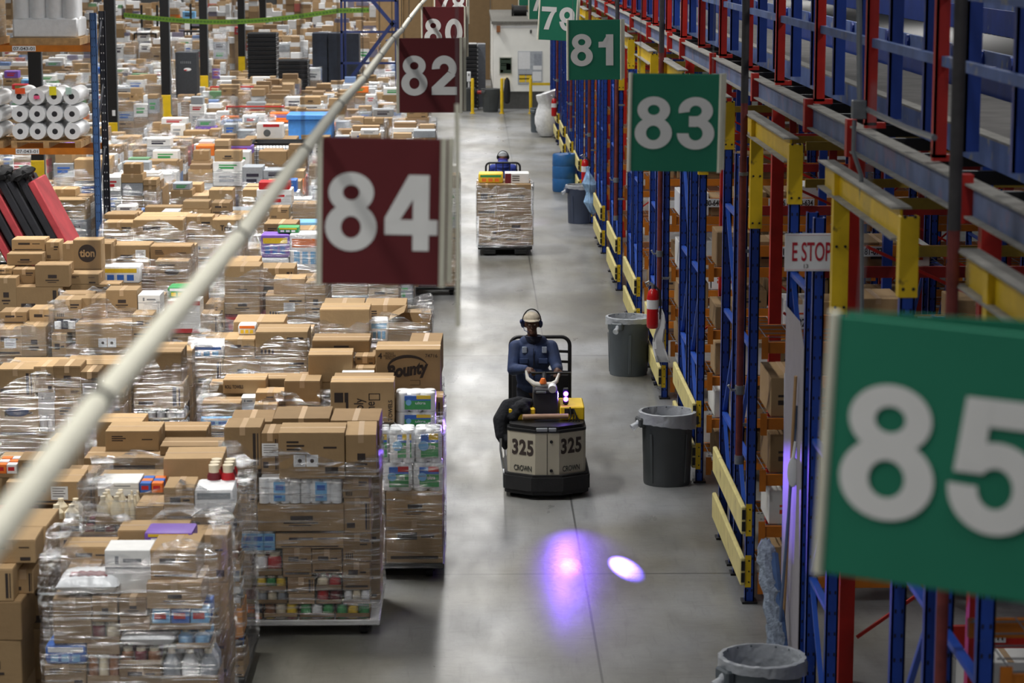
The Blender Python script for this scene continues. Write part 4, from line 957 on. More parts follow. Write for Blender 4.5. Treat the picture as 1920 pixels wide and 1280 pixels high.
# each load: key, phrase, plane Y, px box list (kind, x0, y0, x1, y1, depth, dY, extra)
LOADS = [
 ('F', 'load at bottom edge', 16.6, [
   ('c', 124, 1025, 213, 1066, .3, .55, {}), ('c', 126, 1066, 185, 1085, .3, .3, {}), ('wb', 197, 1031, 282, 1088, .3, .1, {}), ('c', 282, 1031, 368, 1093, .5, .1, {}),
   ('pk', 270, 998, 361, 1020, .3, .55, dict(cols=('purple', 'yellow', 'white'))), ('bag', 104, 1082, 222, 1121, .4, 0, {}),
   ('c', 101, 1122, 171, 1206, .5, 0, {}), ('c', 173, 1119, 220, 1166, .5, 0, {}), ('jar', 168, 1166, 225, 1206, .4, 0, dict(cols=('maroon', 'cream'))), ('c', 223, 1119, 275, 1156, .5, 0, {}),
   ('c', 275, 1093, 378, 1140, .5, 0, {}), ('pouch', 282, 1141, 394, 1179, .4, 0, dict(cols=('lblue', 'blue'))), ('c', 225, 1156, 281, 1182, .5, 0, {}), ('bag', 225, 1181, 330, 1216, .4, 0, dict(band='blue')),
   ('bottle', 330, 1181, 394, 1216, .4, 0, dict(cols=('lblue',))), ('c', 163, 1206, 224, 1226, .4, 0, {}),
   ('pk', 84, 1208, 162, 1246, .5, 0, dict(cols=('blue', 'white', 'lblue'))), ('jar', 224, 1216, 302, 1247, .4, 0, dict(cols=('brown', 'maroon'))), ('bottle', 302, 1216, 408, 1290, .4, 0, dict(cols=('grey', 'white'))),
   ('c', 84, 1246, 162, 1285, .5, 0, {}), ('can', 163, 1226, 224, 1285, .4, 0, dict(cols=('brown', 'cream'))), ('c', 224, 1247, 302, 1290, .5, 0, {})]),
 ('G', 'tall narrow-looking load behind it', 18.6, [
   ('jar', 385, 873, 441, 917, .35, .3, dict(cols=('maroon', 'red'))), ('pk', 364, 917, 438, 965, .4, 0, dict(cols=('white', 'grey', 'white'))), ('c', 364, 965, 438, 978, .4, 0, {}), ('c', 308, 914, 364, 978, .4, 0, {}),
   ('c', 255, 948, 307, 996, .4, 0, {}), ('wb', 183, 905, 260, 930, .35, .4, {}), ('pouch', 260, 905, 307, 932, .3, .4, dict(cols=('blue', 'orange'))), ('bottle', 178, 932, 230, 984, .35, 0, dict(cols=('cream',), lip=.3)),
   ('bottle', 230, 936, 255, 984, .35, 0, dict(cols=('cream',), lip=.2)),
   ('bottle', 383, 978, 440, 1008, .35, 0, dict(cols=('dark',))), ('bottle', 308, 978, 366, 1008, .35, 0, dict(cols=('dark',))), ('can', 155, 984, 255, 1003, .35, 0, dict(cols=('maroon', 'dark'))),
   ('c', 386, 1008, 445, 1030, .4, 0, {}), ('jar', 387, 1030, 447, 1056, .35, 0, dict(cols=('brown',))), ('c', 388, 1056, 450, 1070, .4, 0, {}), ('can', 390, 1070, 450, 1100, .35, 0, dict(cols=('grey', 'cream'))),
   ('wb', 391, 1100, 450, 1113, .35, 0, {}), ('bottle', 392, 1113, 452, 1139, .35, 0, dict(cols=('grey', 'white'))), ('co', 396, 1139, 455, 1196, .4, 0, {}), ('bottle', 400, 1196, 456, 1222, .35, 0, dict(cols=('blue', 'dark'))),
   ('c', 400, 1222, 457, 1236, .4, 0, {})]),
 ('A', 'load with cans at the bottom', 20.25, [
   ('can', 462, 1157, 493, 1183, .35, 0, dict(cols=('purple', 'orange', 'white'))), ('can', 494, 1157, 558, 1183, .35, 0, dict(cols=('yellow', 'cream', 'red'))), ('can', 561, 1157, 627, 1183, .35, 0, dict(cols=('green', 'white'))), ('can', 629, 1157, 694, 1183, .35, 0, dict(cols=('green', 'yellow'))),
   ('can', 462, 1132, 493, 1157, .35, 0, dict(cols=('orange', 'dark'))), ('can', 494, 1132, 558, 1157, .35, 0, dict(cols=('brown', 'cream', 'yellow'))), ('can', 561, 1132, 627, 1157, .35, 0, dict(cols=('green', 'white'))), ('can', 629, 1132, 694, 1157, .35, 0, dict(cols=('green', 'yellow'))),
   ('can', 460, 1105, 480, 1131, .35, 0, dict(cols=('maroon',))), ('jar', 481, 1107, 539, 1131, .35, 0, dict(cols=('grey', 'cream'))), ('c', 541, 1113, 590, 1131, .4, 0, {}), ('can', 592, 1106, 641, 1131, .35, 0, dict(cols=('red', 'maroon'))), ('can', 643, 1106, 694, 1131, .35, 0, dict(cols=('white', 'cream'))),
   ('jar', 479, 1079, 537, 1107, .35, 0, dict(cols=('yellow', 'green'))), ('c', 539, 1082, 590, 1113, .4, 0, {}), ('bottle', 592, 1075, 641, 1106, .35, 0, dict(cols=('cream', 'red'))), ('c', 643, 1053, 694, 1106, .5, 0, {}),
   ('c', 455, 1036, 472, 1105, .4, 0, {}), ('jar', 473, 1036, 529, 1079, .35, 0, dict(cols=('white', 'red'))), ('c', 530, 1028, 584, 1082, .4, 0, {}), ('c', 585, 1030, 641, 1075, .4, 0, {}), ('c', 643, 999, 696, 1053, .5, 0, {}),
   ('wp', 453, 995, 515, 1036, .35, 0, dict(marks=3)), ('c', 516, 999, 645, 1029, .5, 0, {}),
   ('c', 483, 944, 645, 998, .5, -.02, {'s': 1}), ('c', 645, 934, 696, 998, .5, 0, {'s': 4}), ('c', 451, 964, 482, 994, .4, .02, {}), ('c', 450, 926, 482, 964, .4, .03, {'s': 2}),
   ('wp', 485, 897, 563, 944, .4, -.03, dict(marks=1)), ('wp', 563, 897, 641, 944, .4, -.03, dict(marks=1)), ('c', 643, 893, 692, 934, .5, 0, {}), ('c', 444, 885, 482, 926, .4, .05, {'s': 3}),
   ('c', 523, 811, 646, 897, .45, -.05, {'s': 0, 'rolls': (-.05, .16)}), ('c', 648, 815, 706, 893, .6, -.02, {}), ('c', 421, 801, 489, 884, .42, .15, {'s': 4}), ('c', 490, 812, 523, 885, .4, .15, {'slip': (0, .28)})]),
 ('J', 'load with a long carton', 21.3, [
   ('c', 158, 858, 400, 906, .5, 0, {'s': 3}), ('c', 198, 808, 298, 857, .45, .3, {'s': 0}), ('c', 300, 836, 416, 862, .4, .1, {}), ('c', 160, 906, 300, 960, .5, 0, {}), ('c', 300, 906, 402, 960, .5, 0, {})]),
 ('I', 'left-edge bottle-tray load', 19.2, [
   ('bottle', 88, 948, 147, 985, .35, -.02, dict(cols=('cream',), lip=.35)), ('c', 12, 903, 148, 944, .5, .35, {'slip': (.14, .1)}), ('can', 0, 985, 152, 1002, .4, 0, dict(cols=('maroon', 'dark'))), ('c', 34, 862, 100, 886, .35, .5, {}),
   ('pouch', -10, 870, 33, 888, .35, .5, dict(cols=('orange', 'white'))), ('can', -40, 965, 60, 986, .4, .0, dict(cols=('maroon', 'red')))]),
 ('H', 'load in the bottom left corner', 16.7, [
   ('c', -30, 1012, 66, 1066, .4, .15, {}), ('c', -40, 1066, 24, 1127, .4, 0, {'s': 4}), ('c', 25, 1068, 62, 1125, .4, .2, {'s': 4}), ('c', -70, 1127, 40, 1200, .5, 0, {}), ('c', -70, 1200, 40, 1290, .5, 0, {})]),
 ('B', 'load with green towel packs', 22.15, [
   ('c', 724, 975, 830, 1068, .55, 0, {'s': 3}), ('c', 724, 921, 830, 975, .55, 0, {'s': 1}), ('c', 706, 922, 723, 1068, .5, .02, {}),
   ('tp', 717, 868, 773, 921, .3, 0, dict(two='red')), ('tp', 774, 868, 830, 921, .3, 0, dict(two='red')), ('tp', 730, 806, 777, 867, .3, 0, {}), ('tp', 778, 805, 828, 867, .3, 0, {}), ('tp', 700, 806, 729, 867, .3, .04, {}),
   ('tp', 742, 773, 817, 806, .3, .55, {}), ('tp', 742, 737, 817, 772, .3, .55, {}), ('c', 622, 797, 713, 850, .45, .3, {}), ('c', 620, 716, 739, 796, .32, .42, {'imply': 1, 's': 2})]),
 ('M', 'load with small loose cartons', 22.9, [
   ('c', 418, 712, 498, 738, .35, .5, {'txt': 'ROLL TOWELS'}), ('c', 533, 714, 600, 757, .4, .35, {}), ('c', 479, 736, 532, 760, .3, .25, {'s': 1}), ('c', 378, 756, 451, 774, .35, .1, {}), ('c', 476, 758, 520, 770, .25, .1, {}),
   ('c', 503, 773, 572, 806, .4, 0, {'slip': (.02, .1)}), ('wb', 452, 745, 479, 770, .4, .3, {}), ('pk', 376, 782, 460, 800, .4, .05, dict(cols=('lblue', 'white', 'blue'))), ('c', 380, 800, 500, 850, .5, 0, {}), ('c', 572, 775, 622, 830, .4, .1, {})]),
 ('C', 'load with the tallest printed carton', 23.5, [
   ('c', 705, 655, 826, 800, .5, 0, {'bounty': 1}), ('c', 648, 690, 703, 706, .4, .1, {}), ('c', 665, 668, 703, 688, .4, .3, {}), ('wb', 641, 697, 702, 713, .3, .0, {}), ('c', 578, 665, 661, 716, .4, .1, {}), ('c', 585, 638, 693, 668, .45, .55, {})]),
 ('K', 'left-edge oval-logo load', 23.9, [
   ('c', -6, 692, 64, 744, .4, 0, {'s': 4}), ('c', 64, 687, 100, 735, .4, 0, {}), ('c', 100, 686, 151, 726, .4, 0, {'s': 1}), ('c', 152, 697, 184, 749, .4, 0, {'slip': (0, .12)}),
   ('c', -6, 745, 72, 822, .5, 0, {'s': 3, 'logo': 1}), ('can', 73, 778, 103, 822, .4, 0, dict(cols=('white',))), ('wb', 72, 736, 102, 777, .4, 0, {}), ('c', 103, 727, 152, 749, .4, 0, {}), ('c', 103, 750, 182, 822, .5, 0, {'s': 0, 'rolls': (.02, .17)}),
   ('c', 92, 826, 145, 860, .4, -.45, {}), ('c', -6, 823, 90, 900, .5, 0, {}), ('c', 90, 860, 184, 900, .5, 0, {}), ('c', 185, 735, 232, 822, .4, .1, {})]),
 ('L', 'load over grey bottle packs', 24.6, [
   ('c', 250, 660, 340, 719, .5, 0, {}), ('c', 250, 719, 344, 766, .5, 0, {}), ('bottle', 254, 766, 348, 787, .4, 0, dict(cols=('grey', 'white'), lip=.2)), ('bottle', 254, 787, 350, 808, .4, 0, dict(cols=('grey', 'white'), lip=.2))]),
 ('N', 'load of big cartons', 25.5, [
   ('c', 479, 622, 577, 668, .55, 0, {}), ('c', 421, 636, 478, 672, .5, .02, {'s': 3}), ('pk', 356, 646, 420, 670, .45, 0, dict(cols=('white', 'blue', 'lblue'))), ('c', 366, 671, 418, 725, .5, 0, {'s': 4}), ('c', 419, 673, 488, 716, .5, 0, {}),
   ('c', 488, 669, 577, 716, .5, 0, {}), ('pk', 446, 608, 480, 626, .2, .3, dict(cols=('white', 'orange', 'yellow')))]),
 ('D', 'load with an open-topped carton', 26.4, [
   ('c', 600, 580, 693, 650, .5, 0, {}), ('open', 728, 601, 806, 650, .6, 0, {}), ('pk', 694, 600, 728, 640, .3, .3, dict(cols=('white', 'lblue', 'lblue'))), ('c', 600, 650, 806, 700, .5, 0, {})]),
 ('P', 'load with a double roll picture', 28.0, [
   ('c', 142, 607, 247, 651, .45, 0, {'s': None, 'rolls': (.04, .06)}), ('c', 124, 652, 246, 690, .5, 0, {}), ('c', 199, 544, 257, 584, .4, .5, {'s': 1}), ('c', 153, 559, 198, 592, .4, .4, {}), ('c', 102, 562, 152, 602, .4, .3, {'s': 2}),
   ('c', 248, 590, 286, 632, .4, .1, {'s': 3}), ('can', 100, 603, 141, 625, .4, .1, dict(cols=('white', 'dark'))), ('wb', 259, 553, 300, 588, .4, .5, {}), ('c', 98, 626, 124, 690, .4, 0, {})]),
 ('Q', 'left-edge load with white notice', 28.3, [
   ('c', -8, 617, 40, 668, .5, 0, {'slip': (.02, .16)}), ('c', 41, 612, 86, 668, .5, 0, {}), ('c', 0, 585, 50, 606, .4, .4, {}), ('c', 55, 580, 100, 612, .4, .4, {})]),
 ('S', 'red-banded box load', 29.6, [
   ('wr', 314, 564, 375, 624, .4, 0, {}), ('pk', 314, 538, 363, 556, .35, .25, dict(cols=('green', 'white', 'yellow'))), ('c', 376, 589, 411, 626, .4, 0, {}), ('c', 402, 566, 420, 600, .3, .3, {})]),
 ('R', 'load with red flowered packs', 30.0, [
   ('c', 421, 499, 487, 532, .45, 0, {}), ('c', 421, 533, 487, 552, .45, 0, {}), ('c', 421, 552, 487, 589, .45, 0, {'s': 1}), ('pk', 417, 589, 500, 624, .4, 0, dict(cols=('maroon', 'red', 'red'))),
   ('c', 513, 523, 572, 553, .45, .1, {}), ('c', 498, 553, 572, 596, .45, 0, {'slip': (.05, .14)}), ('c', 520, 596, 572, 625, .4, 0, {}), ('c', 573, 530, 610, 600, .4, .05, {})]),
 ('X', 'load of bright household packs', 32.2, [
   ('pk', 489, 440, 543, 484, .4, 0, dict(cols=('purple', 'yellow', 'blue'))), ('pk', 543, 438, 602, 496, .4, .02, dict(cols=('white', 'orange', 'lblue'))), ('pk', 489, 484, 541, 506, .4, -.05, dict(cols=('white', 'white', 'red'))),
   ('pk', 520, 426, 560, 440, .3, .1, dict(cols=('green', 'yellow', 'white'))), ('c', 489, 506, 600, 560, .5, 0, {})]),
 ('T', 'load beneath the leaning pads', 31.4, [
   ('c', -8, 521, 30, 582, .4, 0, {}), ('c', 66, 497, 129, 532, .4, 0, {'s': 1}), ('c', 31, 538, 118, 582, .5, 0, {}), ('c', 22, 449, 84, 474, .4, .9, {'s': 3}), ('c', 13, 476, 79, 503, .4, .6, {'s': 1}), ('c', 24, 505, 65, 530, .4, .3, {}),
   ('c', 86, 454, 111, 488, .4, .9, {}), ('c', -8, 503, 22, 520, .4, .3, {})]),
 ('W', 'round-logo load', 32.0, [
   ('c', 138, 450, 189, 505, .35, .1, {'tion': 1}), ('c', 118, 457, 138, 505, .35, .1, {}), ('c', 124, 514, 185, 532, .4, -.4, {}), ('c', 120, 533, 224, 556, .4, -.4, {})]),
 ('U', 'load beside the white multipack', 32.6, [
   ('c', 282, 462, 358, 500, .45, .4, {'s': 0}), ('c', 291, 490, 353, 526, .4, 0, {'bmini': 1}), ('pk', 191, 499, 262, 531, .4, -.2, dict(cols=('white', 'yellow', 'blue'))), ('c', 193, 460, 280, 500, .5, .4, {'slip': (.2, .2)}), ('c', 262, 505, 291, 530, .3, 0, {})]),
 ('V', 'wrapped load under two open flaps', 34.2, [
   ('c', 195, 402, 253, 416, .4, .4, {}), ('c', 250, 412, 343, 456, .5, 0, {}), ('c', 195, 417, 250, 456, .5, .0, {})]),
 ('V2', 'load with the cereal carton', 34.6, [
   ('c', 347, 406, 398, 450, .4, 0, {'trix': 0}), ('c', 398, 412, 450, 450, .4, 0, {'trix': 1}), ('c', 347, 450, 400, 490, .4, 0, {}), ('c', 400, 450, 450, 490, .4, 0, {})]),
]
ORANGEC = mat('orange_carton', (190, 128, 62), .7, var=.1)
LB = {}
JOBS = []      # deferred cartons: (x, y, z, w, d, h, opts, load phrase)
OTHER = []
for key, phrase, Y, items in LOADS:
    placed = []; xs = []
    for it in items:
        kind, x0, y0, x1, y1, d, dY, op = it; yy = Y + dY
        a_ = at(x0, y1, yy); b_ = at(x1, y0, yy)
        xs += [a_.x, b_.x]; placed.append([kind, a_.x + .002, b_.x - .002, yy, yy + d, a_.z, b_.z, op])
    # settle: sort by height, rest each box on what is under it or on the deck
    placed.sort(key=lambda p: p[5]); fixed = []; fill = []
    x0l, x1l = min(xs), max(xs)
    zmin = min(p[5] for p in placed)
    for p in placed:
        sup = BASE_Z
        for q in fixed:
            if min(p[2], q[2]) - max(p[1], q[1]) > .03 and min(p[4], q[4]) - max(p[3], q[3]) > .03 and q[6] <= p[5] + .05: sup = max(sup, q[6])
        gap = p[5] - sup
        if gap < .14: p[5] = sup + .001
        else:
            n = max(1, round(gap / .34)); hh = gap / n
            for k in range(n):
                z0 = sup + k * hh
                fill.append(['c', p[1], p[2], p[3] + .01, p[4] - .0, z0 + .001, z0 + hh - .001, {}]); fixed.append(fill[-1])
        fixed.append(p)
    # cartons behind the front ones
    back = []
    x = x0l; top = max(p[6] for p in placed)
    yb0, yb1 = Y + .62, Y + 1.18
    while x < x1l - .25:
        wd = min(rl.uniform(.38, .6), x1l - x)
        if x1l - x - wd < .2: wd = x1l - x
        hi = min([top] + [p[6] + .03 for p in fixed if min(p[2], x + wd) - max(p[1], x) > .02]) if False else top
        blk = [q for q in fixed if min(x + wd, q[2]) - max(x, q[1]) > .01 and min(yb1, q[4]) - max(yb0, q[3]) > .01]
        z = BASE_Z; target = max([p[6] for p in placed if min(x + wd, p[2]) - max(x, p[1]) > .05] + [1.2]) - rl.uniform(.0, .12)
        ys = max([yb0] + [q[4] + .005 for q in blk])
        if yb1 - ys > .22:
            n = max(2, round((target - z) / .36)); hh = (target - z) / n
            for k in range(n): back.append(['c', x + .003, x + wd - .003, ys, yb1, z + .001, z + hh - .001, {}]); z += hh
        x += wd
    LB[key] = (x0l, Y, x1l, max([Y + 1.2] + [p[4] for p in placed]), top, phrase)
    nm = phrase
    for q in placed + fill + back:
        kind, a0, a1, b0, b1, z0, z1, op = q
        if kind in ('c', 'co', 'open'): JOBS.append((key, q))
        else: OTHER.append((key, q))

# procedural loads further back: rows parallel to the camera plane
COLX = -9.75
FAR = []
rf = random.Random(77)
row = 0; Y = 36.1
def rightlim(Y):
    if Y < 39: return -.95
    if Y < 43: return -.2
    if Y < 62: return -.75
    return -1.3
while Y < 128:
    x = rightlim(Y) - rf.uniform(0, .25); c = 0
    lim = -.2 * Y - 1.5
    while x > lim:
        wd = rf.uniform(1.0, 1.2)
        x0, x1 = x - wd, x
        skip = (40.8 < Y + .6 < 44 and x0 < -6.2) or (35.5 < Y < 39.5 and x0 < -5.2) or (COLX - .35 < x1 and x0 < COLX + .35 and any(abs(Y + .6 - yc) < 1.0 for yc in (53.8, 65, 76.5, 87.4, 101.6, 112, 124)))
        skip = skip or (78.5 < Y < 82 and -8.4 < x0 < -5.6) or (76 < Y < 84 and -4.2 < x1) or (Y > 90 and x1 > -3)
        if not skip and rf.random() > .07:
            base = 1.5 + .4 * rf.random() if Y < 90 else 1.7 + .9 * rf.random()
            if Y > 112: base = 2.6 + .8 * rf.random()
            for (pa, pb, yl, Yc) in ((297, 333, 217, 76), (198, 232, 240, 64.5), (374, 400, 162, 87), (446, 466, 132, 101), (58, 92, 330, 53)):
                if Y < Yc and proj((x0, Y, 1))[0] < pb and proj((x1, Y, 1))[0] > pa and Y > Yc - 22: base = min(base, 6 - (yl + 115) * Y / 4500 - .12)
            if 39 < Y < 43 and c == 0: base = 2.15
            if 35 < Y < 39 and c < 2: base = 1.5
            if base > .45: FAR.append((row, c, x0, x1, Y, base))
        x -= wd + rf.uniform(.08, .28) + (1.1 if rf.random() < .07 else 0); c += 1
    Y += rf.uniform(1.55, 1.9) + (.9 if rf.random() < .25 else 0); row += 1

def far_boxes(x0, x1, Y, h, r_):
    out = []
    yf = Y
    for (ya, yb, hs) in ((Y, Y + .58, 1.0), (Y + .6, Y + 1.15, .97)):
        x = x0
        while x < x1 - .15:
            w_ = r_.choice([.3, .4, .5, .6]);
            if x + w_ > x1 - .15: w_ = x1 - x
            z = BASE_Z; H = h * hs * (1 - r_.uniform(0, .2))
            while z < H - .1:
                hh = r_.uniform(.2, .42)
                if z + hh > H - .1: hh = H - z
                good = r_.random() < (.42 if z + hh > H - .3 else .2)
                sh = r_.uniform(0, .04)
                out.append([('g' if good else 'c'), x + .004, x + w_ - .004, ya + sh, yb - r_.uniform(0, .05), z + .001, z + hh - .002, {}]); z += hh
            # loose box on top
            if r_.random() < .4 and w_ > .35:
                hh = r_.uniform(.08, .22); out.append([('g' if r_.random() < .45 else 'c'), x + .04, x + w_ - .04, ya + .05, ya + .05 + min(.4, yb - ya - .1), z + .001, z + hh, {}])
            x += w_
    return out
FARB = []
for (row, c, x0, x1, Yl, h) in FAR:
    for q in far_boxes(x0, x1, Yl, h, rf): FARB.append((row, c, q))

# rank the cartons by the picture area they show (coarse depth ordering)
SW, SH = 640, 427
idb = np.full((SH, SW), -1, int); cand = []
for j in JOBS: cand.append((j[1][3], 'J', j))
for j in OTHER: cand.append((j[1][3], 'O', j))
for j in FARB: cand.append((j[2][3], 'F', j))
cand.sort(key=lambda c: -(c[0] + 0))
def quad_fill(poly, idx):
    p = np.array(poly) / 3.0
    x0, x1 = int(max(0, np.floor(p[:, 0].min()))), int(min(SW - 1, np.ceil(p[:, 0].max()))); y0, y1 = int(max(0, np.floor(p[:, 1].min()))), int(min(SH - 1, np.ceil(p[:, 1].max())))
    if x1 < x0 or y1 < y0: return
    gx, gy = np.meshgrid(np.arange(x0, x1 + 1) + .5, np.arange(y0, y1 + 1) + .5); ins = np.ones(gx.shape, bool); pos = None
    ar = sum(p[i, 0] * p[(i + 1) % 4, 1] - p[(i + 1) % 4, 0] * p[i, 1] for i in range(4)); s = 1 if ar > 0 else -1
    for i in range(4):
        a_, b_ = p[i], p[(i + 1) % 4]; ins &= s * ((b_[0] - a_[0]) * (gy - a_[1]) - (b_[1] - a_[1]) * (gx - a_[0])) >= 0
    idb[y0:y1 + 1, x0:x1 + 1][ins] = idx
def pj(x, y, z): a_, b_, _ = proj((x, y, z)); return (a_, b_)
for i, (_, ty, j) in enumerate(cand):
    q = j[2] if ty == 'F' else j[1]; _, a0, a1, b0, b1, z0, z1, _o = q
    quad_fill([pj(a1, b0, z0), pj(a1, b1, z0), pj(a1, b1, z1), pj(a1, b0, z1)], i)
    quad_fill([pj(a0, b0, z1), pj(a1, b0, z1), pj(a1, b1, z1), pj(a0, b1, z1)], i)
    quad_fill([pj(a0, b0, z0), pj(a1, b0, z0), pj(a1, b0, z1), pj(a0, b0, z1)], i)
cnt = np.bincount(idb[idb >= 0], minlength=len(cand))
order = sorted([i for i in range(len(cand)) if (cand[i][2][2][0] if cand[i][1] == 'F' else cand[i][2][1][0]) in ('c', 'co', 'open') and cnt[i] >= 2], key=lambda i: -cnt[i])[:300]
solo = set(order)
gorder = set(sorted([i for i in range(len(cand)) if cand[i][1] == 'F' and cand[i][2][2][0] == 'g' and cnt[i] >= 3], key=lambda i: -cnt[i])[:160])
print('CARTONS', len(cand), 'min shown', cnt[order[-1]] if order else None)

# positions of the individual cartons inside each load, for their labels
def tiers(items):
    """items: list of (i, q) -> {i: (tier from top, column from left, front/back)}"""
    out = {}
    for fb in (0, 1):
        sub = [(i, q) for i, q in items if (0 if q[3] < min(p[3] for _, p in items) + .45 else 1) == fb]
        sub.sort(key=lambda t: -t[1][6]); t = 0
        while sub:
            top = sub[0][1][6]; lay = [s for s in sub if top - s[1][6] < .13]; sub = [s for s in sub if not top - s[1][6] < .13]
            lay.sort(key=lambda s: s[1][1])
            for c, s in enumerate(lay): out[s[0]] = (t, c, fb)
            t += 1
    return out
bykey = {}
for i, (_, ty, j) in enumerate(cand):
    if i in solo: bykey.setdefault(j[0] if ty == 'J' else (j[0], j[1]), []).append((i, j[2] if ty == 'F' else j[1]))
POS = {}
for k_, items in bykey.items(): POS.update(tiers(items))
stuffc = MB(); stuffg = MB()
SHADE = {0: 'brown', 1: 'tan'}
for i, (_, ty, j) in enumerate(cand):
    q = j[2] if ty == 'F' else j[1]; kind, a0, a1, b0, b1, z0, z1, op = q
    if ty == 'O': continue
    if ty == 'F' and kind == 'g':
        if i in gorder: continue
        stuffg.box(a0, b0, z0, a1, b1, z1); continue
    if i not in solo:
        stuffc.box(a0, b0, z0, a1, b1, z1); continue
    tr, cl, fb = POS[i]
    where = '%s from left, %s tier down%s' % (ordw(cl), ordw(tr), '' if not fb else ' at back')
    w_, d, h = a1 - a0, b1 - b0, z1 - z0
    if ty == 'J': ph = LB[j[0]][5]; grp = 'cartons on the near loads'
    else: ph = '%s row, %s load from aisle' % (ordw(j[0]), ordw(j[1])); grp = 'cartons on the far loads'
    desc = 'plain carton'
    if op.get('bounty'): desc = 'tall carton printed Bounty'
    elif op.get('imply'): desc = 'wide carton of paper towels'
    elif op.get('rolls'): desc = 'roll-picture carton'
    elif op.get('slip'): desc = 'carton with white slip'
    elif 'trix' in op and op['trix']: desc = 'carton with cereal name'
    elif op.get('tion'): desc = 'carton with dark round logo'
    elif op.get('bmini'): desc = 'carton with swoosh logo'
    elif kind == 'open': desc = 'open empty carton'
    elif w_ > .62: desc = 'long carton'
    elif h > .38: desc = 'tall carton'
    elif h < .16: desc = 'flat carton'
    lab = '%s %s, %s' % (desc, where, ph)
    big = cnt[i] > 30
    style = op.get('s', (rl.randint(0, 4) if (ty == 'J' and rl.random() < .7) else None))
    if ty == 'F' and cnt[i] > 25 and rl.random() < .35: style = rl.randint(0, 3)
    rz = rl.uniform(-.03, .03) if b0 > 0 and ty == 'J' and (a1 - a0) < .5 and not op else 0
    t = mk_carton((a0 + a1) / 2, b0, z0, w_, d, h, rl, lab, grp, style if not (op.get('bounty') or op.get('imply') or op.get('tion') or op.get('bmini') or op.get('trix') or op.get('txt')) else None, ORANGEC if kind == 'co' else None, rz, open_=(kind == 'open'))
    if op.get('slip'): slip(t, op['slip'][0], min(op['slip'][1], h * .6))
    if op.get('rolls'): rolls_mark(t, op['rolls'][0], op['rolls'][1])
    if op.get('bounty'):
        o = text('brand_print', 'BOUNTY'.capitalize(), (-.0, -.003, h * .72), .17, INK, t, off=.05, shear=.25, width=.42); o.rotation_euler = (0, R(-8), 0)
        b = MB(); pts = [(.2 * math.cos(R(q_)), -.003, h * .76 + .12 * math.sin(R(q_))) for q_ in range(20, 200, 12)]
        b.tube(pts, [.004 + .014 * math.sin(PI * k / (len(pts) - 1)) for k in range(len(pts))], n=6); b.v = [(x, -.003 + (y + .003) * .1, z) for x, y, z in b.v]; b.build('swoosh_print', INK, t)
        text('count_print', '4', (-w_ * .43, -.003, h * .92), .06, INK, t, off=.03); text('side_print', 'ROLLS\nREGULAR\nROLLS', (-w_ * .28, -.003, h * .92), .07, INK, t); text('code_print', '74716', (w_ * .36, -.003, h * .92), .035, INK, t)
        MB().box(.02, -.003, h * .54, .12, -.001, h * .545).box(.02, -.003, h * .6, .12, -.001, h * .605).box(.115, -.003, h * .54, .12, -.001, h * .6).build('print', INK, t)
    if op.get('imply'):
        o = text('brand_print', 'imply\none', (.02, -.003, h * .35), .2, INK, t, off=.01, width=.2); o.rotation_euler = (0, R(-90), 0)
        MB().box(-w_ * .44, -.003, h * .5, -w_ * .3, -.001, h * .74).box(-w_ * .28, -.003, h * .5, -w_ * .22, -.001, h * .74).box(-w_ * .26, -.003, h * .2, -w_ * .22, -.001, h * .5).box(w_ * .1, -.003, h * .55, w_ * .28, -.001, h * .57).box(w_ * .1, -.003, h * .7, w_ * .28, -.001, h * .72).box(w_ * .1, -.003, h * .55, w_ * .115, -.001, h * .72).box(w_ * .265, -.003, h * .55, w_ * .28, -.001, h * .72).build('print', INK, t)
        o = text('side_print', 'TOWELS', (w_ * .44, -.003, h * .3), .04, INK, t, off=.02, width=.2); o.rotation_euler = (0, R(-90), 0)
    if op.get('tion'):
        MB().cyl((0, -.001, h * .55), (0, -.003, h * .55), .12, n=28).build('round_print', INK, t); text('brand_print', 'tion', (-.0, -.004, h * .55), .1, KRAFT, t, off=.03, width=.2)
    if op.get('trix'): text('brand_print', 'Trix', (.0, -.003, h * .6), .08, INK, t, off=.03, width=.17)
    if op.get('txt'): text('brand_print', op['txt'], (-.1, -.003, h * .5), .035, INK, t, off=.02, width=.18)
    if op.get('bmini'):
        MB().box(-w_ * .4, -.003, h * .78, w_ * .1, -.001, h * .84).build('print', INK, t); b = MB(); b.ell((0, -.002, h * .45), (.1, .001, .045)); b.build('brand_print', INK, t)
    if op.get('logo'): b = MB(); b.ell((-.0, -.002, h * .66), (.12, .001, .05)); b.build('brand_print', mat('blue_print', (44, 54, 96), .6), t)
for m_, nm, mt, lb, ct in ((stuffc, 'cartons_in_the_distance', KRAFT_S, 'mass of brown cartons stacked on the many loads toward the back', 'boxes'), (stuffg, 'goods_in_the_distance', GOODS_S, 'mass of white and coloured goods packed among the distant cartons', 'packs')):
    if m_.v: o = m_.build(nm, mt); tag(o, lb, ct); o['kind'] = 'stuff'
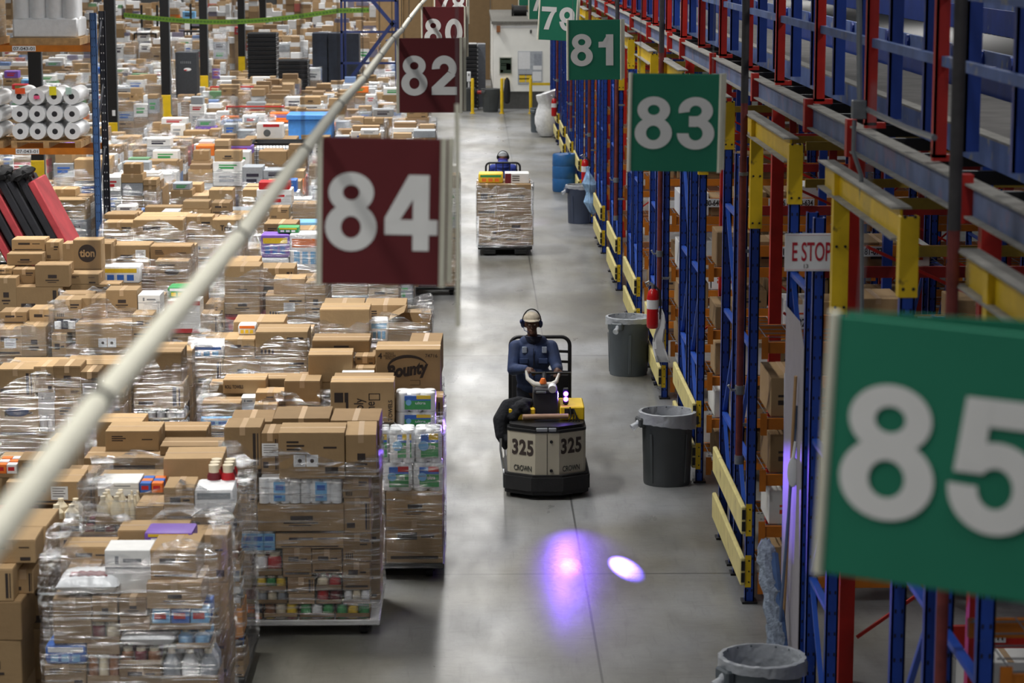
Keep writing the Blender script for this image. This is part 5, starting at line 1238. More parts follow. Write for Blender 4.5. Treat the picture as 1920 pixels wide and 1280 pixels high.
# far goods as single packs
pos2 = {}
for i in gorder:
    ty, j = cand[i][1], cand[i][2]; q = j[2]; _, a0, a1, b0, b1, z0, z1, _o = q
    c = rl.choice(['white'] * 9 + ['grey'] * 7 + ['lblue', 'blue', 'red', 'purple', 'orange'])
    n_ = pos2.get((j[0], j[1], c), 0); pos2[(j[0], j[1], c)] = n_ + 1
    xc = (a0 + a1) / 2; lx0 = [f for f in FAR if f[0] == j[0] and f[1] == j[1]][0]; side = 'left' if xc < lx0[2] + .4 else ('right' if xc > lx0[3] - .4 else 'middle')
    t = thing('product_pack', '%s pack %s, %s level up, %s row, %s load from aisle' % ({'lblue': 'light blue'}.get(c, c), side, ordw(int(z0 / .2)), ordw(j[0]), ordw(j[1])), 'pack', ((a0 + a1) / 2, b0, z0), 0, 'goods among the far cartons')
    w_, d, h = a1 - a0, b1 - b0, z1 - z0
    MB().cbox(-w_ / 2, 0, 0, w_ / 2, d, h, .01).build('wrapper', cm(c) if c != 'white' else WHITEB, t)
    MB().box(-w_ * .3, -.003, h * .3, w_ * .2, 0, h * .5).box(-w_ * .3, -.003, h * .6, w_ * .3, 0, h * .72).build('print', cm(rl.choice(['blue', 'red', 'green', 'grey', 'dark'])), t)
# the other goods of the near loads
NMO = {'tp': 'towel pack', 'wp': 'white roll pack', 'bottle': 'bottles', 'can': 'cans', 'jar': 'jars', 'pouch': 'small packs', 'pk': 'soft pack', 'bag': 'filled bag', 'wb': 'white box', 'wr': 'white box with red bands'}
byk = {}
for key, q in OTHER: byk.setdefault(key, []).append(q)
for key, qs in byk.items():
    ps = tiers([(n_, q) for n_, q in enumerate(qs)])
    for n_, q in enumerate(qs):
        kind, a0, a1, b0, b1, z0, z1, op = q; tr, cl, fb = ps[n_]; w_, d, h = a1 - a0, b1 - b0, z1 - z0; xc = (a0 + a1) / 2
        cc = op.get('cols', ()); cn = '-and-'.join({'lblue': 'pale-blue'}.get(c, c) for c in cc[:2])
        wh = '%s from left, %s goods tier down%s, %s' % (ordw(cl), ordw(tr), '' if not fb else ' at back', LB[key][5])
        if kind == 'tp': mk_towels(xc, b0, z0, w_, d, h, rl, 'paper-towel pack ' + wh, 'paper towel packs', two=op.get('two'))
        elif kind == 'wp': mk_white(xc, b0, z0, w_, d, h, rl, 'white roll pack ' + wh, None, op.get('marks', 2))
        elif kind in ('bottle', 'can', 'jar', 'pouch'): mk_tray(xc, b0, z0, w_, d, h, rl, '%s %s %s' % (cn, NMO[kind], wh), 'trays of cans, jars and bottles', cc, kind, op.get('lip', .32))
        elif kind == 'pk': mk_pack(xc, b0, z0, w_, d, h, rl, '%s soft pack %s' % (cn, wh), 'soft packs', cc)
        elif kind == 'bag': mk_bag(xc, b0, z0, w_, d, h, rl, 'white bag %s' % wh, None, 'white', op.get('band', 'maroon'))
        elif kind == 'wb':
            t = thing('white_carton', 'white carton ' + wh, 'box', (xc, b0, z0)); MB().cbox(-w_ / 2, 0, 0, w_ / 2, d, h, .004).build('carton_body', WHITEB, t)
            MB().box(-w_ * .5, -.0015, h * .58, w_ * .5, 0, h * .6).box(-w_ * .1, -.0015, h * .72, w_ * .3, 0, h * .8).box(-w_ * .28, -.0015, h * .68, -w_ * .2, 0, h * .86).build('print', mat('grey_print', (120, 124, 130), .6), t)
        elif kind == 'wr':
            t = thing('white_carton', 'white carton with red bands ' + wh, 'box', (xc, b0, z0)); MB().cbox(-w_ / 2, 0, 0, w_ / 2, d, h, .004).build('carton_body', WHITEB, t)
            MB().box(-w_ * .5, -.002, h * .86, w_ * .5, .0, h).build('red_band', cm('red'), t); MB().box(-w_ * .5, -.002, 0, w_ * .5, .0, h * .13).build('red_band', cm('red'), t)
# decks and film of the near loads
NOWRAP = {'H', 'T', 'W', 'I', 'J'}
for key, (x0, Y, x1, yb, top, ph) in LB.items():
    yb = Y + 1.22
    pallet(x0 - .01, Y - .02, x1 + .01, yb, ('white-decked' if key == 'A' else 'dark') + ' wheeled cart under the ' + ph, key == 'A', True)
    if key in NOWRAP: continue
    zt = {'A': at(0, 850, Y).z, 'F': at(0, 1035, Y).z, 'G': at(0, 920, Y).z, 'B': at(0, 915, Y).z, 'C': at(0, 720, Y).z}.get(key, top - .12)
    zt = {'B': at(0, 800, Y).z, 'C': at(0, 760, Y).z}.get(key, zt)
    wrap_shell(x0 - .012, Y - .06, x1 + .012, max(yb, Y + 1.2), BASE_Z - .03, zt, 'clear stretch film around the ' + ph, rl, 'stretch film around near loads', tilt=rl.uniform(-.06, .06))
# film and carts of the far loads
nw = 0
for (row, c, x0, x1, Yl, h) in FAR:
    if Yl < 100:
        if rf.random() < .95:
            wrap_shell(x0 - .01, Yl - .04, x1 + .01, Yl + 1.2, BASE_Z, h * rf.uniform(.8, .97), 'clear film around %s row, %s load from the aisle' % (ordw(row), ordw(c)), rf, 'stretch film around far loads', tilt=rf.uniform(-.06, .06))
    if row < 10 or c == 0: pallet(x0, Yl - .02, x1, Yl + 1.18, 'dark wheeled cart under %s row, %s load from the aisle' % (ordw(row), ordw(c)), False, True, 'carts under the far loads')
    elif Yl < 95:
        b = MB(); b.box(x0, Yl, .0, x1, Yl + 1.18, BASE_Z - .001); o = b.build('pallet', WOODP); tag(o, 'pallet under %s row, %s load from the aisle' % (ordw(row), ordw(c)), 'pallet', 'pallets under the far loads')

# ------------------------------------------------------------------ building columns
for i, yc in enumerate((53.8, 65, 76.5, 87.4, 101.6, 112, 124, 134)):
    t = thing('building_column', 'black square building column with a yellow base, %s from the camera' % ordw(i), 'column', (COLX, yc, 0), group='black and yellow columns')
    MB().cbox(-.14, -.14, 1.12, .14, .14, 9.6, .01).build('shaft', BLACKM, t)
    MB().cbox(-.145, -.145, 0, .145, .145, 1.12, .01).build('painted_base', YEL, t)
    MB().cyl((.16, -.1, .5), (.16, -.1, 9.6), .02, n=8).build('conduit', GREYM, t)
    if i == 1: MB().box(.02, -.17, 1.3, .1, -.14, 1.45).build('switch_box', WHITEP, t)

# ------------------------------------------------------------------ small storage rack on the left with film rolls
RY = 41.5
t = thing('pallet_rack', 'old pallet rack with a blue end post holding pallets of film rolls', 'rack', (0, 0, 0))
for yy in (RY, RY + 1.0):
    for xx in (-6.52, -9.3):
        b = post_mesh(.02, 4.75, .11, .08); o = b.build('upright', [mat('worn_blue', (66, 104, 158), .5, var=.25, scale=6) if yy == RY else mat('dark_upright', (30, 34, 44), .5), HOLE if yy == RY else WHITEP], t); o.location = (xx, yy, 0)
for xx in (-6.52, -9.3):
    for k in range(4):
        b = MB(); b.bar((xx, RY + .05, .4 + k * 1.1), (xx, RY + 1.02, 1.3 + k * 1.1), .03, .03); b.build('brace', mat('dark_upright', (30, 34, 44), .5), t)
for z in (2.44, 4.2):
    for yy in (RY - .03, RY + 1.03):
        for xa, xb in ((-9.25, -6.57), (-11.9, -9.35)): MB().box(xa, yy, z - .11, xb, yy + .05, z).build('shelf_beam', ORNG, t)
    lb = MB().box(-7.9, RY - .036, z - .1, -7.5, RY - .03, z - .01).build('location_label', WHITEP, t); text('location_number', '07-043-01', (-7.7, RY - .038, z - .055), .055, INK, lb, off=.01, width=.36)
def roll_load(x0, x1, z, name, label, nx=4, nz=3):
    tp = thing('wooden_pallet', 'wooden pallet under the ' + name, 'pallet', ((x0 + x1) / 2, RY, z)); w_ = (x1 - x0) / 2
    for k in range(5): MB().box(-w_, k * .25, .1, w_, k * .25 + .1, .12).build('deck_board', WOODP, tp)
    for xx in (-w_, -.05, w_ - .1): MB().box(xx, 0, 0, xx + .1, 1.1, .1).build('stringer', WOODP, tp)
    r_ = (x1 - x0) / nx / 2
    me = MB().lathe([(r_ * .3, 0), (r_ * .92, 0), (r_ * .95, .015), (r_ * .95, 1.02), (r_ * .3, 1.02)], n=28, closed=True).mesh('film_roll', WPLAST, True)
    me2 = MB().lathe([(r_ * .18, .02), (r_ * .3, -.004), (r_ * .33, .0), (r_ * .3, .05), (r_ * .18, .06)], n=20, closed=True).mesh('cardboard_core', mat('grey_core', (96, 92, 92), .8), True)
    me3 = MB().cyl((0, 0, -.006), (0, 0, .1), r_ * .3, n=20).mesh('core_hole', mat('core_dark', (46, 46, 50), .9))
    for i in range(nx):
        for j in range(nz):
            rr_ = thing('film_roll', 'white film roll %s from left, %s row up, %s' % (ordw(i), ordw(j), name), 'roll', (x0 + r_ * (2 * i + 1), RY + .06, z + .13 + r_ * (2 * j + 1)), 0, 'film rolls on the rack')
            rr_.rotation_euler = (-PI / 2, 0, 0)
            put('film', me, rr_); put('core', me2, rr_); put('core_hole', me3, rr_)
    return r_
r_ = roll_load(-7.98, -6.78, 2.44, 'four-wide roll pallet on the rack', '')
roll_load(-9.24, -8.12, 2.44, 'roll pallet at the left edge', '')
for (x, z, c, w_, h) in ((-7.8, 3.42, 'orange', .17, .1), (-7.52, 3.31, 'red', .1, .06), (-7.24, 3.42, 'yellow', .12, .15), (-6.97, 3.42, 'teal', .1, .12)):
    o = MB().box(x - w_ / 2, 0, z - h / 2, x + w_ / 2, .002, z + h / 2).build('paper_tag', mat('tag_' + c, {'orange': (240, 92, 40), 'red': (238, 96, 140), 'yellow': (240, 226, 40), 'teal': (190, 220, 210)}[c], .6), None, loc=(0, RY + .015, 0)); tag(o, '%s paper tag stuck on the film rolls' % {'red': 'pink', 'teal': 'pale green'}.get(c, c), 'tag')
# top deck: white wrapped tall rolls and a brown load
t = thing('wrapped_load', 'white film-wrapped load on the top beam of the left rack', 'load', (-7.35, RY, 4.2))
MB().box(-.6, 0, 0, .6, 1.1, .12).build('pallet_base', WOODP, t)
b = MB()
for k in range(4): b.cyl((-.42 + k * .28, .25, .45), (-.42 + k * .28, .25, 1.7), .15, n=20)
b.cbox(-.56, .1, .12, .56, 1.05, .46, .03); b.cbox(-.5, .3, .4, .5, 1.05, 1.7, .05); b.build('wrapped_bundle', WPLAST, t, True)
t = thing('wrapped_load', 'brown carton load on the top beam at the left edge', 'load', (-8.7, RY, 4.2)); MB().box(-.6, 0, 0, .55, 1.1, .12).build('pallet_base', WOODP, t); MB().cbox(-.6, .02, .12, .5, 1.05, 1.6, .01).build('carton_stack', KRAFT, t)
wrap_shell(-.6, 0, .5, 1.1, .1, 1.6, '', rl, name='film', parent=t)

# leaning red and black pads
PADR = mat('red_pad', (168, 56, 62), .8, var=.2, scale=3, bump=.2, bscale=40); PADB = mat('black_pad', (34, 34, 40), .85, var=.3, scale=3, bump=.2, bscale=40)
for i, (px, c) in enumerate(((-62, PADR), (-40, PADB), (-18, PADR), (2, PADB), (22, PADB), (43, PADB), (62, PADR))):
    p = at(px, 338 - 4 * (i % 2), 38.2); L_ = (p.z) / math.cos(R(26))
    t = thing('leaning_pad', '%s flat pad leaning in the row, %s from the left edge' % ('red' if c is PADR else 'black', ordw(i)), 'pad', (p.x, 38.2 - .02 * i, p.z)); t.rotation_euler = (0, R(-27), 0)
    MB().cbox(-.06, -.1, -L_, .06, .95, 0, .02).build('pad_body', c, t, True)
    MB().tube([(0, -.05, 0), (.03, -.12, .08), (.05, .1, .13), (0, .3, .04)], .025).build('strap', BLACKR, t, True)
    if i in (3, 5): 
        b = MB(); rr = random.Random(i); b.ell((.05, .0, .06), (.22, .2, .1)); b.v = [(x + rr.uniform(-.03, .03), y + rr.uniform(-.03, .03), z + rr.uniform(-.03, .03)) for x, y, z in b.v]; b.build('black_cover', BLACKR, t, True)

# ------------------------------------------------------------------ middle distance props
def tray_stack(px0, px1, ptop, Y, zbase, label, n):
    a_ = at(px0, ptop, Y); b_ = at(px1, ptop, Y); w_ = b_.x - a_.x; xc = (a_.x + b_.x) / 2; st = (a_.z - zbase) / n
    bm = MB(); bm.cbox(-w_ / 2, 0, 0, w_ / 2, 1.0, st * .97, .02); bm.box(-w_ / 2 - .02, -.02, st * .55, w_ / 2 + .02, 1.02, st * .66); me = bm.mesh('tray_body', mat('black_tray', (24, 26, 30), .35))
    b2 = MB()
    for s in (-1, 1): b2.box(s * w_ / 2 - .01, -.03, st * .3, s * w_ / 2 + .02, -.02, st * .62)
    me2 = b2.mesh('corner_cap', STEEL)
    for k in range(n):
        t = thing('stacked_tray', 'black tray, %s from the bottom of %s' % (ordw(k), label), 'tray', (xc, Y, zbase + k * st), 0, 'black trays of ' + label); put('tray_body', me, t); put('corner_cap', me2, t)
tray_stack(463, 518, 62, 80, 0.02, 'the tall stack of trays', 20)
tray_stack(521, 577, 113, 79, 0.02, 'the shorter stack of trays', 14)
p = at(348, 98, 78)
t = thing('shipping_case', 'black upright case with a red and white emblem', 'case', (p.x, 78, 0)); MB().cbox(-.34, 0, .0, .34, .8, p.z, .01).build('case_body', mat('charcoal_case', (50, 54, 60), .6), t)
b = MB(); b.ell((.05, -.004, p.z - .55), (.12, .003, .05)); b.build('emblem', WHITEP, t); b = MB(); b.ell((-.01, -.008, p.z - .57), (.05, .003, .02)); b.build('emblem_mark', cm('red'), t)
b = MB()
for k in range(6): b.box(-.17 + k * .06, -.004, p.z - .36, -.14 + k * .06, 0, p.z - .29)
b.build('faint_print', GREYM, t)
# blue bin box and white fruit box
a_, b_ = at(540, 215, 56), at(622, 245, 56)
t = thing('blue_container', 'bright blue plastic container with a flat lid', 'container', ((a_.x + b_.x) / 2, 56, 0)); BC = mat('container_blue', (70, 138, 214), .5, var=.1)
w_ = (b_.x - a_.x) / 2; MB().cbox(-w_, 0, 0, w_, 1, a_.z - .12, .02).build('container_body', BC, t); MB().cbox(-w_ - .04, -.04, a_.z - .12, w_ + .04, 1.04, a_.z, .015).build('lid', BC, t)
a_, b_ = at(481, 232, 53.5), at(530, 260, 53.5)
t = thing('white_carton', 'white produce carton with a red band and round emblem', 'box', ((a_.x + b_.x) / 2, 53.5, b_.z)); w_ = (b_.x - a_.x) / 2; h = a_.z - b_.z
MB().cbox(-w_, 0, 0, w_, .5, h, .006).build('carton_body', WHITEB, t); MB().box(-w_ * .5, -.004, h * .78, w_ * .75, 0, h * .98).build('red_band', cm('red'), t)
MB().cyl((-w_ * .2, -.001, h * .38), (-w_ * .2, -.004, h * .38), h * .24, n=20).build('round_emblem', mat('emblem_grey', (90, 96, 100), .6), t)
SUP = MB().cbox(-w_ - .3, -.05, 0, w_ + .3, .9, b_.z - .002, .01).build('cardboard_carton', KRAFT_D, None, loc=((a_.x + b_.x) / 2, 53.5, 0)); tag(SUP, 'wide brown crate base under the white produce carton with red band', 'box')
a_, b_ = at(207, 328, 44.5), at(300, 352, 44.5)
t = thing('white_carton', 'long white carton with a grey arched logo behind the dark rack post', 'box', ((a_.x + b_.x) / 2, 44.5, b_.z)); w_ = (b_.x - a_.x) / 2; h = a_.z - b_.z
MB().cbox(-w_, 0, 0, w_, .5, h, .006).build('carton_body', WHITEB, t)
MB().tube([(-w_ * .5 + .13 * math.cos(R(q_)), -.002, h * .35 + .12 * math.sin(R(q_))) for q_ in range(0, 181, 15)], .008, n=6).build('arched_logo', GREYM, t); text('logo_lettering', 'VIDALIAS', (-w_ * .5, -.003, h * .38), .04, GREYM, t, off=.01, width=.22)
SUP = MB().cbox(-w_ - .05, .0, 0, w_ + .05, .9, b_.z - .002, .01).build('cardboard_carton', KRAFT_D, None, loc=((a_.x + b_.x) / 2, 44.5, 0)); tag(SUP, 'wide brown stack base under the long white carton with arched logo', 'box')
# black wire crates
for i, (px0, px1, py, Y) in enumerate(((372, 460, 276, 51.5), (468, 580, 272, 52))):
    a_, b_ = at(px0, py, Y), at(px1, py, Y); w_ = (b_.x - a_.x); h = .42; z0 = a_.z - h
    t = thing('wire_crate', 'black wire mesh crate, the %s of the pair' % ('left' if i == 0 else 'right'), 'crate', (a_.x, Y, z0)); b = MB()
    for k in range(int(w_ / .07) + 1): b.box(k * .07, 0, 0, k * .07 + .012, .012, h)
    for k in range(5): b.box(0, 0, k * h / 5, w_, .012, k * h / 5 + .012)
    b.build('wire_front', BLACKM, t)
    b = MB(); b.box(0, 0, h, w_, .05, h + .05); b.box(0, .9, h, w_, .95, h + .05); b.box(0, 0, h, .05, .95, h + .05); b.box(w_ - .05, 0, h, w_, .95, h + .05); b.box(0, .9, 0, w_, .92, h); b.box(0, 0, 0, .02, .95, h); b.box(w_ - .02, 0, 0, w_, .95, h); b.build('crate_frame', BLACKM, t)
    o = MB().cbox(.05, .04, 0, w_ - .05, .9, h * .8, .02).build('packed_goods', WPLAST, t)
    o = MB().cbox(-.02, 0, 0, w_ + .02, .95, z0 - .002, .01).build('cardboard_carton', KRAFT_D, None, loc=(a_.x, Y, 0)); tag(o, 'brown stack base under the %s black wire crate' % ('left' if i == 0 else 'right'), 'box')
# red tube carts
for i, (pts, Y) in enumerate((([(405, 165), (405, 208)], 60), ([(425, 200), (533, 198)], 57))):
    pass
t = thing('red_cart', 'red tube-framed cart standing in front of the tray stacks', 'cart', (0, 0, 0))
for (x0, x1, y, Y) in ((395, 535, 163, 74), (425, 533, 200, 66)):
    a_, b_ = at(x0, y, Y), at(x1, y, Y); MB().tube([(a_.x, Y, 0.02), (a_.x, Y, a_.z), (b_.x, Y, b_.z), (b_.x, Y, .02)], .03).build('push_rail', REDP, t, True)
a_, b_ = at(395, 163, 74), at(535, 163, 74); MB().box(a_.x, 73, .3, b_.x, 74, .38).build('deck', REDD, t)
# lift trucks far back
def far_truck(px, py, Y, label, body, s=1.0):
    p = at(px, py, Y); t = thing('lift_truck', label, 'lift truck', (p.x, Y, 0))
    M = Matrix.Scale(s, 4)
    b = MB(); b.cbox(-.5, 0, .15, .5, 1.3, 1.0, .08); b.cbox(-.45, .1, 1.0, .45, .7, 1.5, .08); b.build('truck_body', body, t, True)
    b = MB()
    for xx in (-.45, .4): b.box(xx, 1.0, 1.0, xx + .05, 1.05, 2.3); b.box(xx, 0, 1.4, xx + .05, .05, 2.3)
    if Y > 60: b.box(-.45, 0, 2.3, .45, 1.05, 2.35); b.build('overhead_guard', BLACKM, t)
    else: bpy.data.objects.remove(b.build('tmp', BLACKM, t))
    b = MB()
    for xx in (-.35, .27): b.box(xx, 1.35, .1, xx + .08, 1.45, 3.4)
    if Y > 60: b.box(-.35, 1.35, 2.4, .35, 1.45, 2.5); b.build('mast', BLACKM, t)
    MB().cyl((-.52, .3, .22), (.52, .3, .22), .22, n=20).build('wheels', BLACKR, t)
    MB().cbox(-.2, -.02, 1.1, .2, .12, 1.4, .03).build('seat_pad', cm('yellow'), t)
far_truck(272, 60, 95, 'grey lift truck with a black guard far behind the left column', GREYM)
far_truck(365, 50, 97, 'black lift truck behind the second column', BLACKM)
far_truck(424, 215, 57.5, 'low black lift truck with round orange lamps near the red cart', BLACKM)
# green banner tape
pts = []
for k in range(25):
    u = k / 24; px = 232 + 460 * u; py = 26 + 64 * u * (1 - u) * 1.0 - 5 * u; py = 28 + 17 * math.sin(PI * min(1, u * 1.15)) - 9 * u; pts.append(at(px, py, 70.5))
b = MB(); vs = []; fs = []
for k, p in enumerate(pts): vs += [(p.x, p.y, p.z - .07), (p.x, p.y, p.z + .07), (p.x, p.y + .006, p.z + .07), (p.x, p.y + .006, p.z - .07)]
for k in range(24):
    for q in range(4): fs.append((k * 4 + q, k * 4 + (q + 1) % 4, (k + 1) * 4 + (q + 1) % 4, (k + 1) * 4 + q))
b.add(vs, fs); t = thing('banner_tape', 'long green banner strung across the far loads between columns', 'banner', (0, 0, 0)); b.build('tape_strip', mat('banner_green', (112, 156, 48), .6, var=.08), t)
b = MB(); rr = random.Random(4)
for k in range(24):
    p, q = pts[k], pts[k + 1]
    for j in range(3):
        u = (j + .3) / 3; x = p.x + (q.x - p.x) * u; z = p.z + (q.z - p.z) * u; b.box(x, p.y - .003, z - .03, x + .06 + .03 * rr.random(), p.y, z + .03)
b.build('faded_print', mat('banner_print', (78, 120, 44), .6), t)
# dark goods racks and blue stair tower
a_, b_ = at(585, 62, 84), at(676, 140, 84)
for k in range(3):
    w_ = (b_.x - a_.x) / 3; o = MB().cbox(0, 0, 0, w_ - .04, 1.1, a_.z, .01).build('dark_cabinet', mat('slate_wrap', (44, 50, 62), .4, var=.3, scale=3), None, loc=(a_.x + k * w_, 84, 0)); tag(o, 'dark wrapped tall cabinet, %s of the three in a row' % ordw(k), 'cabinet')
t = thing('stair_tower', 'dark blue steel stair tower behind sign 80', 'stairs', (-3.4, 78, 0)); DB = mat('dark_blue_steel', (26, 42, 92), .5)
b = MB()
for x in (-.9, .85):
    for y in (0, 2.2): b.box(x, y, 0, x + .07, y + .07, 6.2)
b.build('corner_post', DB, t); b = MB()
for z in (1.0, 2.0, 3.0, 4.0, 5.0): b.box(-.9, 0, z, .92, .05, z + .07); b.box(.86, 0, z, .92, 2.2, z + .06)
b.bar((-.85, -.02, 1.2), (.85, -.02, 3.4), .05, .12); b.bar((.85, -.02, 3.2), (-.85, -.02, 5.2), .05, .12); b.bar((-.85, .9, .2), (.85, .9, 3.0), .05, .1); b.build('stair_rail', DB, t)
b = MB()
for k in range(11): b.box(-.85 + k * .155, .1, .3 + k * .27, -.68 + k * .155, .9, .33 + k * .27)
b.build('treads', DB, t)
# dark pallet stack, grey locker, benches near the hut
tray_stack(868, 895, 82, 86.5, .02, 'the far stack left of the hut', 16)
p = at(899, 83, 87); t = thing('grey_locker', 'tall grey locker beside the white hut', 'locker', (p.x + .0, 87.2, 0)); MB().cbox(-.2, 0, 0, .22, .9, p.z, .01).build('locker_body', mat('locker_grey', (92, 96, 104), .5), t); MB().box(-.18, -.004, .1, .2, 0, p.z - .1).build('locker_door', mat('locker_door', (84, 88, 96), .5), t)
t = thing('folding_cart', 'small red two-legged cart at the hut wall', 'cart', (at(905, 160, 85.6).x, 85.6, 0)); MB().cbox(-.2, 0, .55, .25, .5, .65, .02).build('cart_deck', REDD, t); MB().box(-.18, 0, 0, -.14, .5, .55).box(.18, 0, 0, .22, .5, .55).build('cart_legs', BLACKM, t)

# ------------------------------------------------------------------ white hut at the end of the aisle
HY = 86; HX0 = at(925, 100, HY).x; HX1 = 3.0; HZ = at(925, 41, HY).z
t = thing('office_hut', 'small white site office with a flat grey roof at the end of the aisle', 'office', (0, 0, 0)); HW = mat('hut_white', (238, 238, 232), .6, var=.05, scale=2)
MB().box(HX0, HY, .62, HX1, HY + 14, HZ - .08).build('wall_panel', HW, t); MB().box(HX0 + .02, HY + .03, 0, HX1, HY + 14, .62).build('dark_plinth', mat('plinth_grey', (74, 74, 72), .7), t)
MB().box(HX0 - .06, HY - .08, HZ - .08, HX1 + .05, HY + 14.1, HZ + .02).build('roof', mat('roof_grey', (104, 102, 96), .9, var=.2), t)
MB().box(HX0 + .02, HY - .02, HZ - .2, HX1, HY, HZ - .16).build('trim_strip', WHITEP, t)
def on_hut(name, label, cat, x0, y0, x1, y1, m_, dp=.03, parts=()):
    a_, b_ = at(x0, y1, HY - .05), at(x1, y0, HY - .05); t = thing(name, label, cat, (a_.x, HY - dp, a_.z)); w_, h = b_.x - a_.x, b_.z - a_.z
    MB().box(0, 0, 0, w_, dp, h).build('board', m_, t)
    for (nm, u0, v0, u1, v1, mm) in parts: MB().box(u0 * w_, -.004, v0 * h, u1 * w_, 0, v1 * h).build(nm, mm, t)
    return t
on_hut('poster', 'dark green framed poster on the white hut wall', 'poster', 936, 107, 960, 139, mat('poster_frame', (180, 180, 170), .5), .03, (('printed_sheet', .06, .05, .94, .95, mat('poster_green', (44, 62, 48), .5)), ('title_line', .15, .84, .85, .9, cm('yellow')), ('text_line', .12, .6, .8, .64, WHITEP), ('text_line', .12, .5, .7, .54, WHITEP), ('picture', .55, .25, .9, .6, cm('brown')), ('badge', .1, .1, .3, .25, cm('yellow'))))
on_hut('notice_board', 'pale grey notice board with papers on the white hut wall', 'notice board', 971, 96, 1017, 158, mat('board_grey', (170, 176, 184), .5), .02, (('paper_sheet', .02, .46, .5, .98, WHITEP), ('paper_sheet', .66, .58, .96, .92, mat('paper_shade', (150, 156, 166), .6)), ('paper_sheet', .62, .44, .98, .56, WHITEP), ('notice', .06, .06, .3, .28, cm('yellow')), ('notice', .34, .06, .56, .28, cm('yellow')), ('paper_sheet', .6, .1, .96, .38, WHITEP), ('notice_frame', .04, .27, .58, .3, INK), ('notice_frame', .04, .15, .58, .18, INK)))
on_hut('phone_box', 'small yellow call box on the white hut wall', 'call box', 945, 147, 954, 159, cm('yellow'), .12)
on_hut('wall_lamp', 'small brown lantern high on the hut corner', 'lamp', 931, 48, 938, 60, cm('brown'), .15)
on_hut('key_box', 'tiny black box high on the hut wall', 'box', 994, 56, 997, 62, BLACKM, .05)
t = thing('gap_panel', 'bright white panel in the gap between hut and racks', 'panel', (at(1028, 100, 88).x, 88, 0)); MB().box(.0, 0, .9, .16, .05, 3.0).build('panel', mat('bright_panel', (236, 238, 240), .6), t); MB().box(-.02, .05, 0, .2, .1, .9).build('panel_base', HW, t)  # plain white panel on a low base
p = at(975, 25, 92); t = thing('fan_motor', 'black fan motor lying on the hut roof', 'motor', (p.x, 92, HZ + .02)); MB().cyl((-.25, 0, .2), (.25, 0, .2), .2, n=20).build('motor_drum', BLACKM, t, True); MB().cyl((-.32, 0, .2), (-.26, 0, .2), .24, n=20).build('motor_flange', BLACKR, t, True); MB().cyl((.25, 0, .2), (.75, 0, .12), .05, n=12).build('motor_arm', GREYM, t, True)
# bollards
for i, (px, nm) in enumerate(((886, 'leftmost'), (941, 'middle'), (995, 'rightmost'))):
    p = F(px, 213); t = thing('bollard', '%s of the three yellow bollards before the hut' % nm, 'bollard', (p.x, p.y, 0), group='yellow bollards')
    MB().lathe([(.055, 0), (.055, 1.18), (.045, 1.22), (.001, 1.23)], n=20).build('bollard_post', YEL, t, True); MB().cyl((0, 0, 0), (0, 0, .03), .09, n=16).build('base_flange', YEL, t)
    if i == 2: MB().box(0, -.03, .98, .7, .03, 1.07).build('cross_rail', YEL, t)
p = F(948, 213); t = thing('hanging_coat', 'black coat draped on the middle yellow bollard', 'coat', (p.x + .05, p.y - .05, 0)); b = MB(); b.lathe([(.04, .35), (.1, .4), (.12, .8), (.09, 1.15), (.03, 1.25), (.001, 1.25)], n=16); b.build('coat_body', BLACKR, t, True)
t = thing('hand_dispenser', 'white hand sanitiser stand beside the left bollard', 'dispenser', (at(879, 165, 85.5).x, 85.5, 0)); MB().cyl((0, 0, 0), (0, 0, 1.0), .03, n=10).build('stand_pole', WHITEP, t); MB().cbox(-.07, -.05, 1.0, .07, .05, 1.35, .01).build('dispenser_head', WHITEP, t); MB().box(-.02, -.055, 1.2, .02, -.05, 1.28).build('sensor', BLACKM, t)
# brown stacks behind the hut
rr = random.Random(8)
for i in range(14):
    x = -4.2 + (i % 7) * 1.25; y = 104 + (i // 7) * 10; o = MB().cbox(0, 0, 0, 1.15, 1.1, 3.4 + rr.random() * 1.2, .01).build('tall_carton_stack', KRAFT_D if i % 2 else KRAFT, None, loc=(x, y, 0)); tag(o, 'tall dim brown stack behind the hut, %s of its row, row %s' % (ordw(i % 7), ('near', 'far')[i // 7]), 'stack', 'tall stacks behind the hut')

# ------------------------------------------------------------------ people
def remeshed(name, mb, m, parent, voxel=.008, smooth=4, loc=None):
    me0 = mb.mesh(name + '_raw', m); o = bpy.data.objects.new('raw', me0); COL.objects.link(o)
    r = o.modifiers.new('r', 'REMESH'); r.mode = 'VOXEL'; r.voxel_size = voxel; r.use_smooth_shade = True
    s = o.modifiers.new('s', 'SMOOTH'); s.factor = .5; s.iterations = smooth
    dg = bpy.context.evaluated_depsgraph_get(); dg.update()
    me = bpy.data.meshes.new_from_object(o.evaluated_get(dg), depsgraph=dg); me.name = name
    bpy.data.objects.remove(o)
    me.materials.clear(); me.materials.append(m)
    me.polygons.foreach_set('use_smooth', [True] * len(me.polygons)); me.update()
    return put(name, me, parent, loc)
def cap(b, p0, p1, r0, r1, n=14):
    """tapered capsule"""
    p0, p1 = Vector(p0), Vector(p1); d = (p1 - p0); L_ = d.length; q = d.to_track_quat('Z', 'Y').to_matrix().to_4x4(); M = Matrix.Translation(p0) @ q
    pr = [(r0 * math.sin(PI / 2 * k / 5), -r0 * math.cos(PI / 2 * k / 5)) for k in range(6)] + [(r1 * math.cos(PI / 2 * k / 5), L_ + r1 * math.sin(PI / 2 * k / 5)) for k in range(6)]
    pr[0] = (0.0004, pr[0][1]); pr[-1] = (.0004, pr[-1][1]); b.lathe(pr, n=n, M=M); return b
def chain(b, pts, rs):
    for i in range(len(pts) - 1): cap(b, pts[i], pts[i + 1], rs[i], rs[i + 1])
